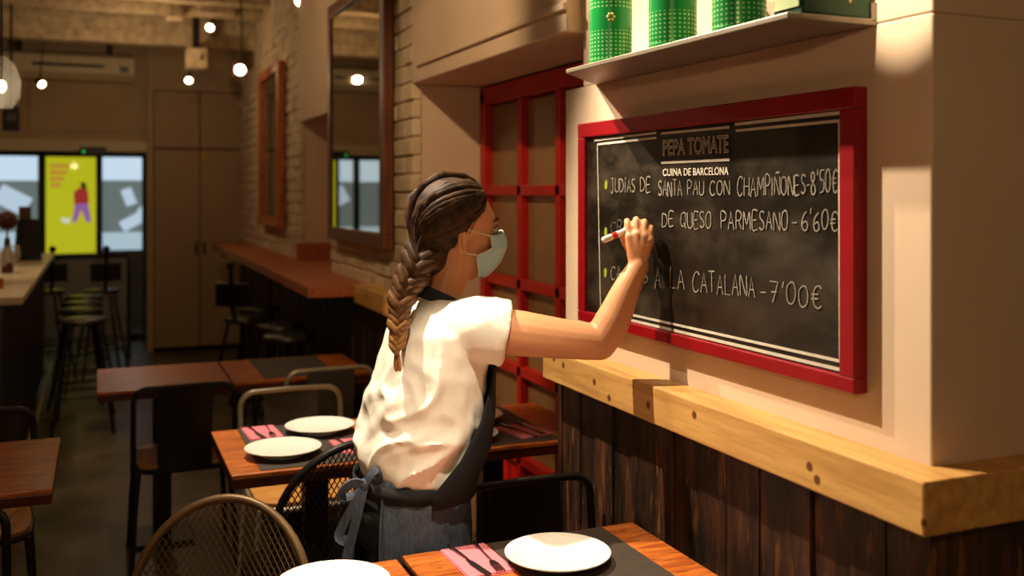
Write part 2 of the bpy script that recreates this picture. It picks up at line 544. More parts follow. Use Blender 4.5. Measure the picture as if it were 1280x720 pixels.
# pine ledges
b = new()
prism(b, [(1.29, 1.284, 1.03), (1.29, 1.284, 1.125), (XW + .01, YC, 1.125), (XW + .01, YC, 1.03)], (0, 0, 0)) if False else None
pl = [(1.29, 1.284), (1.29, 2.85), (XW, 2.85), (XW, YC), (3.19, YC), (3.19, 1.284)]
prism(b, [(x, y, 1.03) for x, y in pl], (0, 0, 0.095))
struct('trim_2', b, M['ledge'], bevel=0.004)
b = new(); box(b, (1.24, 4.30, 1.03), (XC + 0.02, 5.15, 1.125)); struct('trim_7', b, M['ledge'], bevel=0.004)

# back of the room: bulkhead over the entrance, cupboards, entrance doors
YB = 10.5
b = new()
box(b, (-4, YB + .1, 2.02), (0.50, YB + 0.4, 3.36))
box(b, (-4, YB + .1, 0), (-1.3, YB + .4, 2.02))
box(b, (1.38, YB, 0), (3.2, YB + 0.4, 3.36)); box(b, (0.44, YB, 2.62), (1.40, YB + 0.4, 3.36))
box(b, (0.44, YB, 0), (0.50, YB + 1.3, 2.62)); box(b, (0.44, YB + .45, 0), (1.40, YB + .5, 3.3))
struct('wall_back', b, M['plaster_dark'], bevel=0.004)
b = new(); box(b, (-1.35, YB + .06, 2.0), (0.47, YB + .1, 2.11)); struct('trim_8', b, M['acwhite'], bevel=0.003)
b = new(); box(b, (-0.62, YB + .085, 2.2), (0.42, YB + .1, 2.78)); struct('trim_9', b, M['plaster_dark'], bevel=0.003)
# cupboard doors
dr = structroot('door_1', (0.94, YB, 0))
for x0, x1 in ((0.505, 0.935), (0.945, 1.375)):
    b = new(); box(b, (x0, YB - .03, 0.05), (x1, YB + .01, 2.03)); obj('door_leaf', b, M['cup'], dr, bevel=0.004, world=True)
    b = new(); box(b, (x0, YB - .03, 2.045), (x1, YB + .01, 2.61)); obj('top_leaf', b, M['cup'], dr, bevel=0.004, world=True)
for x in (0.90, 0.98):
    b = new(); tube(b, [(x, YB - .06, 0.98), (x, YB - .06, 1.10)], 0.01); box(b, (x - .006, YB - .06, .985), (x + .006, YB - .03, 1.0)); box(b, (x - .006, YB - .06, 1.08), (x + .006, YB - .03, 1.095))
    obj('handle', b, M['black_metal'], dr, world=True)
b = new(); tube(b, [(1.29, YB - .05, .55), (1.29, YB - .05, .85)], 0.008); obj('latch', b, M['seatwood'], dr, world=True)
b = new(); c = V((0.985, YB - .036, 1.98))
prism(b, [c + V((-.055, 0, -.04)), c + V((.055, 0, -.04)), c + V((0, 0, .055))], (0, .004, 0))
o = tag(obj('warning_sign', b, plain('warning_yellow', '#b08a20', 0.5)), 'small yellow triangular warning sign on the beige cupboard door', 'sign')
# entrance
YE = 11.5
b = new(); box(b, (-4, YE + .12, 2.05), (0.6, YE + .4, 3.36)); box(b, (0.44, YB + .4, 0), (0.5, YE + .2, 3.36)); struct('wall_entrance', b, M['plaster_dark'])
def PE(px): return PY(px, 238, YE).x
dr = structroot('door_2', (0, YE, 0))
b = new(); box(b, (-1.6, YE - .05, 1.98), (PE(190), YE + .07, 2.05)); obj('door_head', b, M['black_metal'], dr, world=True)
for a, c in ((48, 57), (120, 128), (187, 191)):
    b = new(); box(b, (PE(a), YE - .02, 0), (PE(c), YE + .04, 1.98)); obj('door_post', b, M['black_metal'], dr, bevel=0.003, world=True)
for a, c in ((-40, 48), (57, 120), (128, 187)):
    b = new(); box(b, (PE(a), YE, 0.05), (PE(c), YE + .012, 1.98)); obj('pane', b, M['pane'], dr, world=True)
    b = new(); box(b, (PE(a), YE - .01, 0.0), (PE(c), YE + .03, 0.07)); obj('bottom_rail', b, M['black_metal'], dr, world=True)
t = thing('door_sensor', 'black sensor box with a green light above the entrance door', 'sensor', (PY(116, 188, YB).x, YB + .05, 2.03))
b = new(); a = PY(100, 193, YB + .02); c = PY(133, 184, YB + .02); box(b, (a.x, YB, a.z), (c.x, YB + .06, c.z)); obj('housing', b, M['black_metal'], t, bevel=0.004, world=True)
b = new(); ball(b, PY(104.5, 189.5, YB - .0), .012, 10); obj('indicator', b, M['led'], t, world=True)

# beams and pipes under the ceiling
for i, (y, z0, z1, d) in enumerate(((9.55, 2.93, 3.04, .20), (9.5, 3.04, 3.36, .12), (9.0, 3.13, 3.24, .18), (8.95, 3.24, 3.36, .1), (10.2, 3.1, 3.36, .15), (8.5, 3.16, 3.3, .2))):
    b = new()
    x = -4.0; pr = []
    n = 60
    for k in range(n + 1):
        xx = -4 + (XC + 4) * k / n
        w = noise.noise(V((xx * 2.2, y, 0))) * .018
        u = noise.noise(V((xx * 3, y + 7, 3))) * .015
        pr.append([V((xx, y - d / 2 + w, z0 + u)), V((xx, y + d / 2 + w, z0 + u)), V((xx, y + d / 2, z1)), V((xx, y - d / 2 + w * .5, z1))])
    rings(b, pr); struct('trim_%d' % (10 + i), b, M['beam'])

# ------------------------------------------------------------------ red window in the recess
wr = structroot('window_1', (XD, 3.6, 0))
ys = [4.385, 3.94, 3.55, 3.17, 2.89]
zs = [2.03, 1.62, 1.215, 0.84, 0.46]
b = new()
box(b, (XD - .05, ys[0] - .055, 0), (XD + .03, ys[0], 2.08)); box(b, (XD - .05, 2.88, 0), (XD + .03, 2.93, 2.08))
box(b, (XD - .05, 2.88, 2.02), (XD + .03, ys[0], 2.10)); box(b, (XD - .05, 2.88, 0.0), (XD + .03, ys[0], .08))
obj('window_frame', b, M['redwin'], wr, bevel=0.004, world=True)
for z in zs[1:]:
    b = new(); box(b, (XD - .04, 2.92, z - .022), (XD + .02, ys[0] - .05, z + .022)); obj('glazing_bar', b, M['redwin'], wr, bevel=0.003, world=True)
for y in ys[1:4]:
    b = new(); box(b, (XD - .04, y - .02, .07), (XD + .02, y + .02, 2.03)); obj('glazing_bar', b, M['redwin'], wr, bevel=0.003, world=True)
amber = plain('amber_pane', '#8a6a46', 0.25, var=0.2, nscale=2)
for i in range(4):
    for j in range(4):
        b = new(); box(b, (XD - .006, ys[i + 1] + .02, zs[j + 1] + .02), (XD, ys[i] - .03, zs[j] - .02)); obj('pane', b, amber, wr, world=True)
for i in range(4):
    b = new(); box(b, (XD - .012, ys[i + 1] + .02, .07), (XD, ys[i] - .03, zs[4] - .02)); obj('bottom_panel', b, M['redlit'], wr, bevel=0.004, world=True)

# ------------------------------------------------------------------ street seen through the entrance
b = new(); box(b, (-6, 11.9, -.1), (6, 16, 0)); struct('floor_street', b, plain('street_paving', '#4a4640', 0.6))
b = new(); box(b, (-6, 15.0, 0), (6, 15.2, 4)); struct('wall_street', b, plain('street_wall', '#55564c', 0.8))
b = new(); box(b, (-3, 13.4, 0), (3, 13.6, 0.86)); struct('wall_low', b, plain('low_wall', '#6a6a50', 0.8))
def shop(px0, px1, label, cards, name):
    y = 14.2
    a = PY(px0, 196, y); c = PY(px1, 320, y)
    t = thing(name, label, 'shop window', ((a.x + c.x) / 2, y, 0))
    zt, zb = a.z + .03, c.z
    h = zt - zb
    b = new(); box(b, (a.x, y + .03, zb + h * .24), (c.x, y + .05, zb + h * .75)); obj('display_back', b, glow('shop_back_' + name, '#8a9a98', 0.55), t, world=True)
    b = new(); box(b, (a.x, y + .0, zb + h * .75), (c.x, y + .05, zt)); obj('light_band', b, glow('shop_light_' + name, '#d4ecff', 1.0), t, world=True)
    b = new(); box(b, (a.x, y + .0, zb), (c.x, y + .05, zb + h * .24)); obj('lower_panel', b, glow('shop_low_' + name, '#c4e0ee', 0.8), t, world=True)
    b = new(); box(b, (a.x, y + .0, 0), (c.x, y + .05, zb)); obj('plinth', b, M['black_metal'], t, world=True)
    for (cx, cy, w, hh, an) in cards:
        q = PY(cx, cy, y - .02)
        s = q.y / FPX * 1.0
        b = new(); box(b, q + V((-w * s / 2, -.01, -hh * s / 2)), q + V((w * s / 2, .01, hh * s / 2)))
        bmesh.ops.rotate(b, verts=b.verts[:], cent=q, matrix=Matrix.Rotation(an, 3, 'Y'))
        obj('display_card', b, glow('card', '#cfe6fa', 0.85), t, world=True)
shop(-60, 47, 'bright shop window across the street with one large tilted white card', [(16, 250, 34, 22, .5)], 'shop_window')
shop(128, 192, 'bright shop window across the street with several scattered white cards', [(161, 246, 12, 20, -.35), (165, 277, 26, 13, -.5), (182, 263, 14, 14, .7)], 'shop_window')
y = 12.5
a = PY(57, 196, y); c = PY(121, 316, y)
t = thing('poster_lightbox', 'yellow backlit poster with a walking figure outside the entrance', 'poster', ((a.x + c.x) / 2, y, 0))
b = new(); box(b, (a.x - .06, y, c.z - .06), (c.x + .06, y + .14, a.z + .1)); obj('case', b, M['black_metal'], t, bevel=0.005, world=True)
for xx in (a.x - .03, c.x + .03):
    b = new(); box(b, (xx - .03, y + .04, 0), (xx + .03, y + .1, c.z)); obj('post', b, M['black_metal'], t, world=True)
b = new(); box(b, (a.x, y - .012, c.z), (c.x, y, a.z)); obj('poster_sheet', b, glow('poster_yellow', '#d8d820', 0.75), t, world=True)
def pp(px, py, k=0): return PY(px, py, y - .016 - k)
def flat(poly, mat, name, k=0):
    b = new(); prism(b, [pp(*q, k) for q in poly], (0, .003, 0)); return obj(name, b, mat, t, world=True)
pr = glow('poster_red', '#c23a34', 0.6); pu = glow('poster_purple', '#b678c8', 0.6); po = glow('poster_orange', '#e0a040', 0.7); pw = glow('poster_white', '#f0f0e0', 0.8); pk = glow('poster_dark', '#4a2a1a', 0.4)
flat([(92, 240), (100, 234), (110, 238), (111, 254), (93, 256)], pr, 'poster_sweater')
flat([(94, 255), (110, 254), (114, 277), (108, 278), (102, 262), (95, 278), (90, 277)], pu, 'poster_trousers')
flat([(100, 229), (106, 227), (109, 236), (103, 237)], pk, 'poster_head')
flat([(76, 272), (88, 273), (86, 279), (78, 278)], pw, 'poster_dog')
for k, (x0, x1, yy) in enumerate(((62, 86, 205), (62, 84, 213), (62, 80, 221), (63, 76, 229))):
    flat([(x0, yy), (x1, yy), (x1, yy + 5), (x0, yy + 5)], po, 'poster_text')

# glass barrier inside the entrance
t = thing('glass_barrier', 'glass barrier with a dark handrail in front of the entrance', 'railing', (-.2, 10.9, 0))
xa, xb = PY(48, 0, 10.2).x, PY(161, 0, 10.2).x
b = new(); box(b, (xa, 10.18, .98), (xb, 10.22, 1.02)); obj('handrail', b, M['black_metal'], t, bevel=0.004, world=True)
b = new(); box(b, (xa, 10.195, .1), (xb, 10.205, .98)); obj('glass_panel', b, glassy('smoked_glass', (.5, .5, .42), .25, .1), t, world=True)
for xx in (xa + .02, xb):
    b = new(); box(b, (xx - .02, 10.18, 0), (xx + .02, 10.22, .98)); obj('post', b, M['black_metal'], t, world=True)

# ------------------------------------------------------------------ mirrors
def mirror(name, y0, y1, z0, z1, label, fm, tilt=0.0):
    t = thing(name, label, 'mirror', (XC - .03, (y0 + y1) / 2, z0))
    w = .075; x0, x1 = XC - .065, XC - .012
    for nm, lo, hi in (('frame_rail', (x0, y0, z1 - w), (x1, y1, z1)), ('frame_rail', (x0, y0, z0), (x1, y1, z0 + w)),
                       ('frame_stile', (x0, y0, z0 + w), (x1, y0 + w, z1 - w)), ('frame_stile', (x0, y1 - w, z0 + w), (x1, y1, z1 - w))):
        b = new(); box(b, lo, hi); obj(nm, b, fm, t, bevel=0.006, world=True)
    b = new(); box(b, (x0 + .025, y0 + w, z0 + w), (x0 + .035, y1 - w, z1 - w)); g = obj('glass', b, M['mirror'], t, world=True); g.rotation_euler.z = tilt
mirror('wall_mirror', 4.66, 5.93, 1.33, 2.72, 'large brown framed mirror on the painted brick column nearest the person', M['frame_brown'], .025)
mirror('wall_mirror', 7.72, 8.75, 1.33, 2.62, 'narrower orange framed mirror on the far brick column', M['frame_orange'])

# ------------------------------------------------------------------ wall counter in the niche
t = thing('wall_counter', 'reddish wooden counter shelf along the right wall below the far mirror', 'counter', (1.2, 6.5, 1.0))
b = new(); box(b, (1.0, 5.15, 1.06), (XC + .02, 9.9, 1.12)); box(b, (XC + .02, 6.1, 1.06), (XD, 7.2, 1.12)); obj('counter_top', b, M['redcounter'], t, bevel=0.004, world=True)
b = new(); box(b, (1.08, 6.13, 1.12), (XD, 6.16, 1.27)) if False else box(b, (XC - .02, 7.16, 1.12), (XD, 7.2, 1.24)); box(b, (XD - .04, 6.12, 1.12), (XD, 7.16, 1.24)); obj('upstand', b, M['redcounter'], t, bevel=0.004, world=True)
for yy in (5.6, 8.2, 9.6):
    b = new(); box(b, (1.06, yy, 1.0), (1.32, yy + .04, 1.06)); obj('bracket', b, M['black_metal'], t, world=True)

# ------------------------------------------------------------------ chalkboard
BY0, BY1, BZ0, BZ1 = 1.515, 2.715, 1.225, 1.822
BX = XW - 0.03
t = thing('chalkboard', 'large red framed chalkboard menu hanging on the plaster wall', 'chalkboard', (XW, (BY0 + BY1) / 2, BZ0))
fw = .043
for nm, lo, hi in (('frame_rail', (BX - .004, BY0, BZ1 - fw), (XW, BY1, BZ1)), ('frame_rail', (BX - .004, BY0, BZ0), (XW, BY1, BZ0 + .031)),
                   ('frame_stile', (BX - .004, BY0, BZ0 + .031), (XW, BY0 + fw, BZ1 - fw)), ('frame_stile', (BX - .004, BY1 - fw, BZ0 + .031), (XW, BY1, BZ1 - fw))):
    b = new(); box(b, lo, hi); obj(nm, b, M['red'], t, bevel=0.003, world=True)
PS = BX + .008
b = new(); box(b, (PS, BY0 + fw, BZ0 + .031), (XW, BY1 - fw, BZ1 - fw)); obj('slate', b, M['board'], t, world=True)
def bp(px, py): return PX(px, py, PS - .001)
def strip(bm, pts, w):
    """a thin flat stroke lying on the board, w wide, 1.5 mm proud of it"""
    pts = [V(p) for p in pts]
    n = len(pts)
    L, R = [], []
    for i in range(n):
        d = pts[min(i + 1, n - 1)] - pts[max(i - 1, 0)]
        d.x = 0
        if d.length < 1e-7: d = V((0, 0, 1))
        d.normalize()
        s = V((0, d.z, -d.y)) * (w / 2)
        L.append(pts[i] + s); R.append(pts[i] - s)
    e = V((-.0012, 0, 0))
    rs = [[l, r, r + e, l + e] for l, r in zip(L, R)]
    rings(bm, rs)
b = new()
for a, c, w in (((743, 175.5), (820.6, 166), .006), ((747, 180.5), (820.6, 172.3), .006), ((827, 167), (912, 159), .006), ((827, 203.5), (912, 199.7), .006),
                ((919, 155.5), (1051, 141), .007), ((920, 163.5), (1049.5, 151), .006), ((747, 181), (751, 385.5), .004), ((1049.5, 151), (1050.5, 452), .006),
                ((751, 385), (1050.5, 451.5), .006), ((750, 391), (1054, 463), .007)):
    strip(b, [bp(*a), bp(*c)], w)
obj('printed_border', b, M['printwhite'], t, world=True)

GL = {
 'A': (.6, [[(0, 0), (.3, 1), (.6, 0)], [(.12, .38), (.48, .38)]]),
 'B': (.55, [[(0, 0), (0, 1), (.35, .97), (.45, .78), (.32, .55), (0, .52)], [(.32, .53), (.52, .3), (.38, .03), (0, 0)]]),
 'C': (.6, [[(.58, .85), (.4, 1), (.15, .9), (0, .5), (.12, .1), (.36, 0), (.58, .14)]]),
 'D': (.6, [[(0, 0), (0, 1)], [(0, 1), (.38, .9), (.58, .5), (.4, .1), (0, 0)]]),
 'E': (.5, [[(.5, 1), (0, 1), (0, 0), (.5, 0)], [(0, .5), (.4, .52)]]),
 'H': (.58, [[(0, 0), (0, 1)], [(.58, 0), (.58, 1)], [(0, .5), (.58, .53)]]),
 'I': (.12, [[(.06, 0), (.06, 1)]]),
 'Í': (.2, [[(.08, 0), (.08, .85)], [(.06, .98), (.2, 1.15)]]),
 'J': (.5, [[(.1, 1), (.5, 1)], [(.34, 1), (.34, .15), (.2, 0), (0, .12)]]),
 'L': (.48, [[(0, 1), (0, 0), (.48, 0)]]),
 'M': (.75, [[(0, 0), (.08, 1), (.37, .3), (.66, 1), (.75, 0)]]),
 'N': (.6, [[(0, 0), (0, 1), (.6, 0), (.6, 1)]]),
 'Ñ': (.6, [[(0, 0), (0, .95), (.6, 0), (.6, .95)], [(.1, 1.1), (.25, 1.2), (.38, 1.1), (.52, 1.2)]]),
 'O': (.62, [[(.31, 1), (.08, .85), (0, .5), (.08, .12), (.31, 0), (.54, .12), (.62, .5), (.54, .86), (.31, 1)]]),
 'P': (.52, [[(0, 0), (0, 1), (.38, .97), (.52, .75), (.36, .5), (0, .47)]]),
 'Q': (.66, [[(.31, 1), (.08, .85), (0, .5), (.08, .12), (.31, 0), (.54, .12), (.62, .5), (.54, .86), (.31, 1)], [(.36, .25), (.68, -.12)]]),
 'R': (.55, [[(0, 0), (0, 1), (.38, .97), (.5, .76), (.36, .52), (0, .48)], [(.25, .5), (.55, 0)]]),
 'S': (.5, [[(.48, .88), (.28, 1), (.06, .86), (.1, .62), (.4, .42), (.48, .18), (.26, 0), (0, .12)]]),
 'T': (.58, [[(0, 1), (.58, 1)], [(.29, 1), (.29, 0)]]),
 'U': (.58, [[(0, 1), (.02, .2), (.2, 0), (.4, .02), (.56, .22), (.58, 1)]]),
 '-': (.4, [[(.05, .45), (.38, .47)]]),
 "'": (.12, [[(.08, 1.1), (.04, .82)]]),
 '8': (.5, [[(.25, .52), (.06, .7), (.12, .95), (.36, .97), (.44, .74), (.25, .52), (.02, .3), (.1, .03), (.38, 0), (.5, .26), (.25, .52)]]),
 '5': (.5, [[(.48, 1), (.08, 1), (.05, .58), (.32, .6), (.5, .34), (.38, .05), (.02, 0)]]),
 '0': (.55, [[(.27, 1), (.05, .8), (0, .45), (.1, .08), (.3, 0), (.5, .2), (.55, .6), (.44, .92), (.27, 1)]]),
 '6': (.5, [[(.42, 1), (.12, .72), (0, .3), (.14, 0), (.4, .04), (.48, .3), (.3, .48), (.06, .36)]]),
 '7': (.5, [[(0, 1), (.5, 1), (.2, 0)], [(.1, .5), (.42, .52)]]),
 '€': (.62, [[(.6, .88), (.42, 1), (.2, .85), (.12, .5), (.2, .12), (.42, 0), (.62, .12)], [(0, .6), (.45, .62)], [(0, .4), (.42, .42)]]),
}
def chalk_word(txt, x0, x1, tl, bl, tr, br, w=.0027, mat='chalk', name='chalk_word', seed=0):
    rnd = random.Random(txt + str(seed))
    tot = sum(GL[ch][0] if ch != ' ' else .4 for ch in txt) + .2 * (len(txt) - 1)
    b = new(); cx = 0
    for ch in txt:
        if ch == ' ': cx += .6; continue
        gw, st = GL[ch]
        dy = rnd.uniform(-.05, .05); sc = rnd.uniform(.94, 1.05); sl = rnd.uniform(-.05, .06)
        for s in st:
            pts = []
            for (gx, gy) in s:
                fx = (cx + gx * rnd.uniform(.97, 1.03) + sl * gy) / tot; fy = gy * sc + dy
                px = x0 + (x1 - x0) * fx
                top = tl + (tr - tl) * fx; bot = bl + (br - bl) * fx
                pts.append(bp(px, bot + (top - bot) * fy))
            if len(pts) > 3: pts = smooth_path(pts, 4)
            strip(b, pts, w * rnd.uniform(.85, 1.15))
        cx += gw + .2
    return obj(name, b, M[mat], t, world=True)
for i, a in enumerate((
    ('JUDÍAS', 764, 794, 223, 241, 224, 240), ('DE', 801, 813, 222, 240, 221, 239), ('SANTA', 823.5, 852.6, 226, 245, 226, 245), ('PAU', 860, 880, 227, 244, 225, 244),
    ('CON', 888, 912, 227, 244, 225, 243), ('CHAMPIÑONES', 922, 1007, 222, 246, 219, 243), ("-8'50€", 1008, 1047, 216, 243, 210, 240),
    ('DE', 828, 842, 265, 283, 265, 283), ('QUESO', 851, 889, 265, 284, 265, 285), ('PARMESANO', 902, 985, 265, 286, 264, 288), ("-", 990, 997, 268, 287, 268, 287), ("6'60€", 1003, 1047, 263, 287, 264, 288),
    ('A', 819, 826, 335, 360, 335, 360), ('LA', 838, 856, 335, 361, 337, 361), ('CATALANA', 866, 944, 339, 364, 346, 372))):
    chalk_word(*a, seed=i)
chalk_word('CR', 764, 778, 277, 291, 276, 290, mat='chalkfaint')
chalk_word('CA', 764, 776, 333, 349, 333, 350)
chalk_word('S', 803, 810, 336, 354, 337, 354, mat='chalkfaint')
chalk_word("-7'00€", 950, 1027, 350, 376, 359, 386, mat='chalk')
for (px, py) in ((758, 231), (757.5, 290), (757, 341)):
    b = new(); c = bp(px, py)
    prism(b, [c + V((0, .009 * math.cos(k * PI / 6), .014 * math.sin(k * PI / 6))) for k in range(12)], (-.0012, 0, 0))
    obj('green_bullet', b, M['green_chalk'], t, world=True)
def print_text(txt, x0, x1, ytl, ybl, ytr, name, outline, weight=0):
    cu = bpy.data.curves.new('txt', 'FONT'); cu.body = txt; cu.size = 1
    if outline:
        cu.fill_mode = 'NONE'; cu.bevel_depth = .022; cu.bevel_resolution = 0
    else:
        cu.extrude = .01; cu.offset = weight
    o = bpy.data.objects.new('txt', cu); COL.objects.link(o)
    me = bpy.data.meshes.new_from_object(o.evaluated_get(bpy.context.evaluated_depsgraph_get()))
    bpy.data.objects.remove(o)
    b = new(); b.from_mesh(me); bpy.data.meshes.remove(me)
    xs = [v.co.x for v in b.verts]; yz = [v.co.y for v in b.verts]
    mx, Mx, my, My = min(xs), max(xs), min(yz), max(yz)
    for v in b.verts:
        fx = (v.co.x - mx) / (Mx - mx); fy = (v.co.y - my) / (My - my)
        px = x0 + (x1 - x0) * fx
        top = ytl + (ytr - ytl) * fx
        bot = ybl + (ytr - ytl) * fx * .55
        q = bp(px, bot + (top - bot) * fy)
        v.co = V((q.x - .0012 + v.co.z * .03, q.y, q.z))
    obj(name, b, M['printwhite'], t, world=True)
print_text('PEPA TOMATE', 829, 911, 175, 195, 168, 'printed_title', True)
print_text('CUINA DE BARCELONA', 829, 911, 211, 220, 208.5, 'printed_subtitle', False, .012)

# ------------------------------------------------------------------ shelf with tins
t = thing('wall_shelf', 'grey metal shelf above the chalkboard', 'shelf', (1.28, 2.0, 1.93))
SZ = 1.945
b = new(); prism(b, [(1.17, 1.49, SZ - .008), (1.17, 2.43, SZ - .008), (XW, 2.66, SZ - .008), (XW, 1.49, SZ - .008)], (0, 0, .012)); obj('shelf_board', b, M['steel'], t, bevel=0.002, world=True)
b = new(); box(b, (XW - .012, 1.49, SZ), (XW, 2.66, SZ + .035)); obj('back_lip', b, M['steel'], t, world=True)
SZ = SZ + .004
def can(px, label):
    X = 1.235
    # centre of the tin at the distance that puts its middle on that line of sight
    q = PX(px, 60, X)
    t = thing('tomato_tin', label, 'tin', (X, q.y, SZ), 0, 'green tins on the shelf')
    R = .0565; H = .20
    b = new(); pr = [(R * .96, 0), (R, .003), (R, .008), (R * .975, .011)]
    n = 24
    for k in range(n + 1):
        pr.append((R * .975 + (.0012 * (k % 2)), .012 + (H - .024) * k / n))
    pr += [(R, H - .008), (R, H - .002), (R * .95, H), (R * .93, H - .006)]
    lathe(b, pr, 40); obj('tin_body', b, M['can'], t, smooth=True)
    b = new(); lathe(b, [(R * .94, H - .006), (R * .94, H - .003)], 32); obj('lid', b, M['steel'], t)
    d = (V((0, 0, 0)) - V((X, q.y, 0))).normalized()
    b = new(); s = V((-d.y, d.x, 0)); c = d * (R + .001) + V((0, 0, .115))
    for k in range(6):
        a = k * PI / 3
        ball(b, c + s * (.008 * math.cos(a)) + V((0, 0, .008 * math.sin(a))), (.004, .004, .004), 8)
    obj('emblem', b, M['tinmark'], t)
can(763.5, 'green dotted tin at the far left end of the shelf')
can(841, 'green dotted tin in the middle of the shelf row of three')
can(924, 'green dotted tin third along the shelf, beside the dark square tin')
t = thing('square_tin', 'dark green square tin with its lit side painted pale at the near end of the shelf', 'tin', (1.3, 1.53, SZ))
b = new(); box(b, (1.205, 1.492, SZ), (1.365, 1.58, SZ + .2)); obj('tin_body', b, M['darktin'], t, bevel=0.005, world=True)
b = new(); box(b, (1.202, 1.50, SZ + .015), (1.2045, 1.572, SZ + .18)); obj('lit_side', b, M['littin'], t, world=True)  # thin pale sheet, the light on this face painted as colour
b = new(); c = V((1.315, 1.4905, SZ + .035))
prism(b, [c + V((-.005, 0, 0)), c + V((0, 0, -.01)), c + V((.005, 0, 0)), c + V((0, 0, .01))], (0, .001, 0)); obj('diamond_mark', b, M['tinmark'], t, world=True)

# ------------------------------------------------------------------ tables
TH = .755
def table(x0, x1, y0, y1, label, seed):
    cx, cy = (x0 + x1) / 2, (y0 + y1) / 2
    t = thing('dining_table', label, 'table', (cx, cy, 0), 0, 'small square restaurant tables')
    b = new()
    box(b, (x0 - cx, y0 - cy, TH - .014), (x1 - cx, y1 - cy, TH)); obj('tabletop', b, M['table'], t, bevel=0.003)
    b = new(); box(b, (x0 - cx + .002, y0 - cy + .002, TH - .045), (x1 - cx - .002, y1 - cy - .002, TH - .0142)); obj('edge_band', b, M['table_edge'], t, bevel=0.003)
    b = new(); box(b, (-.04, -.04, .02), (.04, .04, TH - .05)); obj('pedestal', b, M['black_metal'], t, bevel=0.004)
    b = new(); box(b, (-.14, -.14, 0), (.14, .14, .02)); obj('base_plate', b, M['black_metal'], t, bevel=0.004)
    b = new(); box(b, (-.16, -.16, TH - .055), (.16, .16, TH - .0452)); obj('top_plate', b, M['black_metal'], t)
    return t
T1 = table(.662, 1.285, 1.66, 2.27, 'wooden table nearest the planked wall, set with the pink napkin in front', 1)
T1b = table(.02, .645, 1.64, 2.255, 'wooden table at the bottom edge, left of the table with the front pink napkin', 2)
T2 = table(.37, .995, 3.10, 3.70, 'lit wooden table with two plates behind the black mesh chair', 3)
T3 = table(1.012, 1.64, 3.10, 3.70, 'dark wooden table in the recess before the red window', 4)
TA = table(-.01, .55, 4.60, 5.20, 'bare wooden table in the middle of the room, left of its neighbour', 5)
TB = table(.56, 1.19, 4.60, 5.20, 'wooden table against the dark planks below the near mirror', 6)
TL = table(-.76, -.125, 3.17, 3.82, 'dark red table at the left edge beside the aisle', 7)

def mat_runner(x0, x1, y0, y1, label):
    b = new(); box(b, (x0, y0, TH), (x1, y1, TH + .0025))
    tag(obj('placemat', b, M['mat'], bevel=0.0008), label, 'placemat', 'dark placemats on the tables')
mat_runner(.875, 1.19, 1.70, 2.262, 'dark placemat under the plate on the nearest planked wall table')
mat_runner(.46, .85, 3.12, 3.69, 'dark placemat under two plates on the lit table')
mat_runner(1.13, 1.48, 3.12, 3.69, 'dark placemat on the table before the red window')
mat_runner(.70, 1.04, 4.64, 5.17, 'dark placemat on the far table against the planks')

def plate_mesh():
    b = new(); R = .1235
    lathe(b, [(R * .55, 0), (R * .6, .001), (R * .62, .006), (R * .86, .016), (R, .0235), (R * 1.0, .026), (R * .985, .0262), (R * .84, .0195), (R * .68, .0115), (R * .6, .009), (.002, .0085)], 56)
    return b
PL0 = None
def plate(x, y, label, z=TH + .0025):
    global PL0
    if PL0 is None:
        PL0 = tag(obj('dinner_plate', plate_mesh(), M['white_ceramic'], smooth=True), label, 'plate', 'white dinner plates')
        o = PL0
    else:
        o = PL0.copy(); COL.objects.link(o); o['label'] = label
    o.location = (x, y, z)
    return o
plate(.983, 2.086, 'white dinner plate beside the front pink napkin')
plate(.463, 2.115, 'white dinner plate cut off by the bottom edge, nearest the mesh chair', TH)
plate(.730, 3.545, 'bright white dinner plate on the far side of the lit table')
plate(.556, 3.285, 'cream looking dinner plate on the near side of the lit table')
plate(1.285, 3.50, 'white dinner plate on the far side of the table before the red window')
plate(1.165, 3.245, 'white dinner plate mostly hidden behind the person, on the table before the red window')
plate(-.62, 3.42, 'dinner plate on the dark table at the left edge', TH)

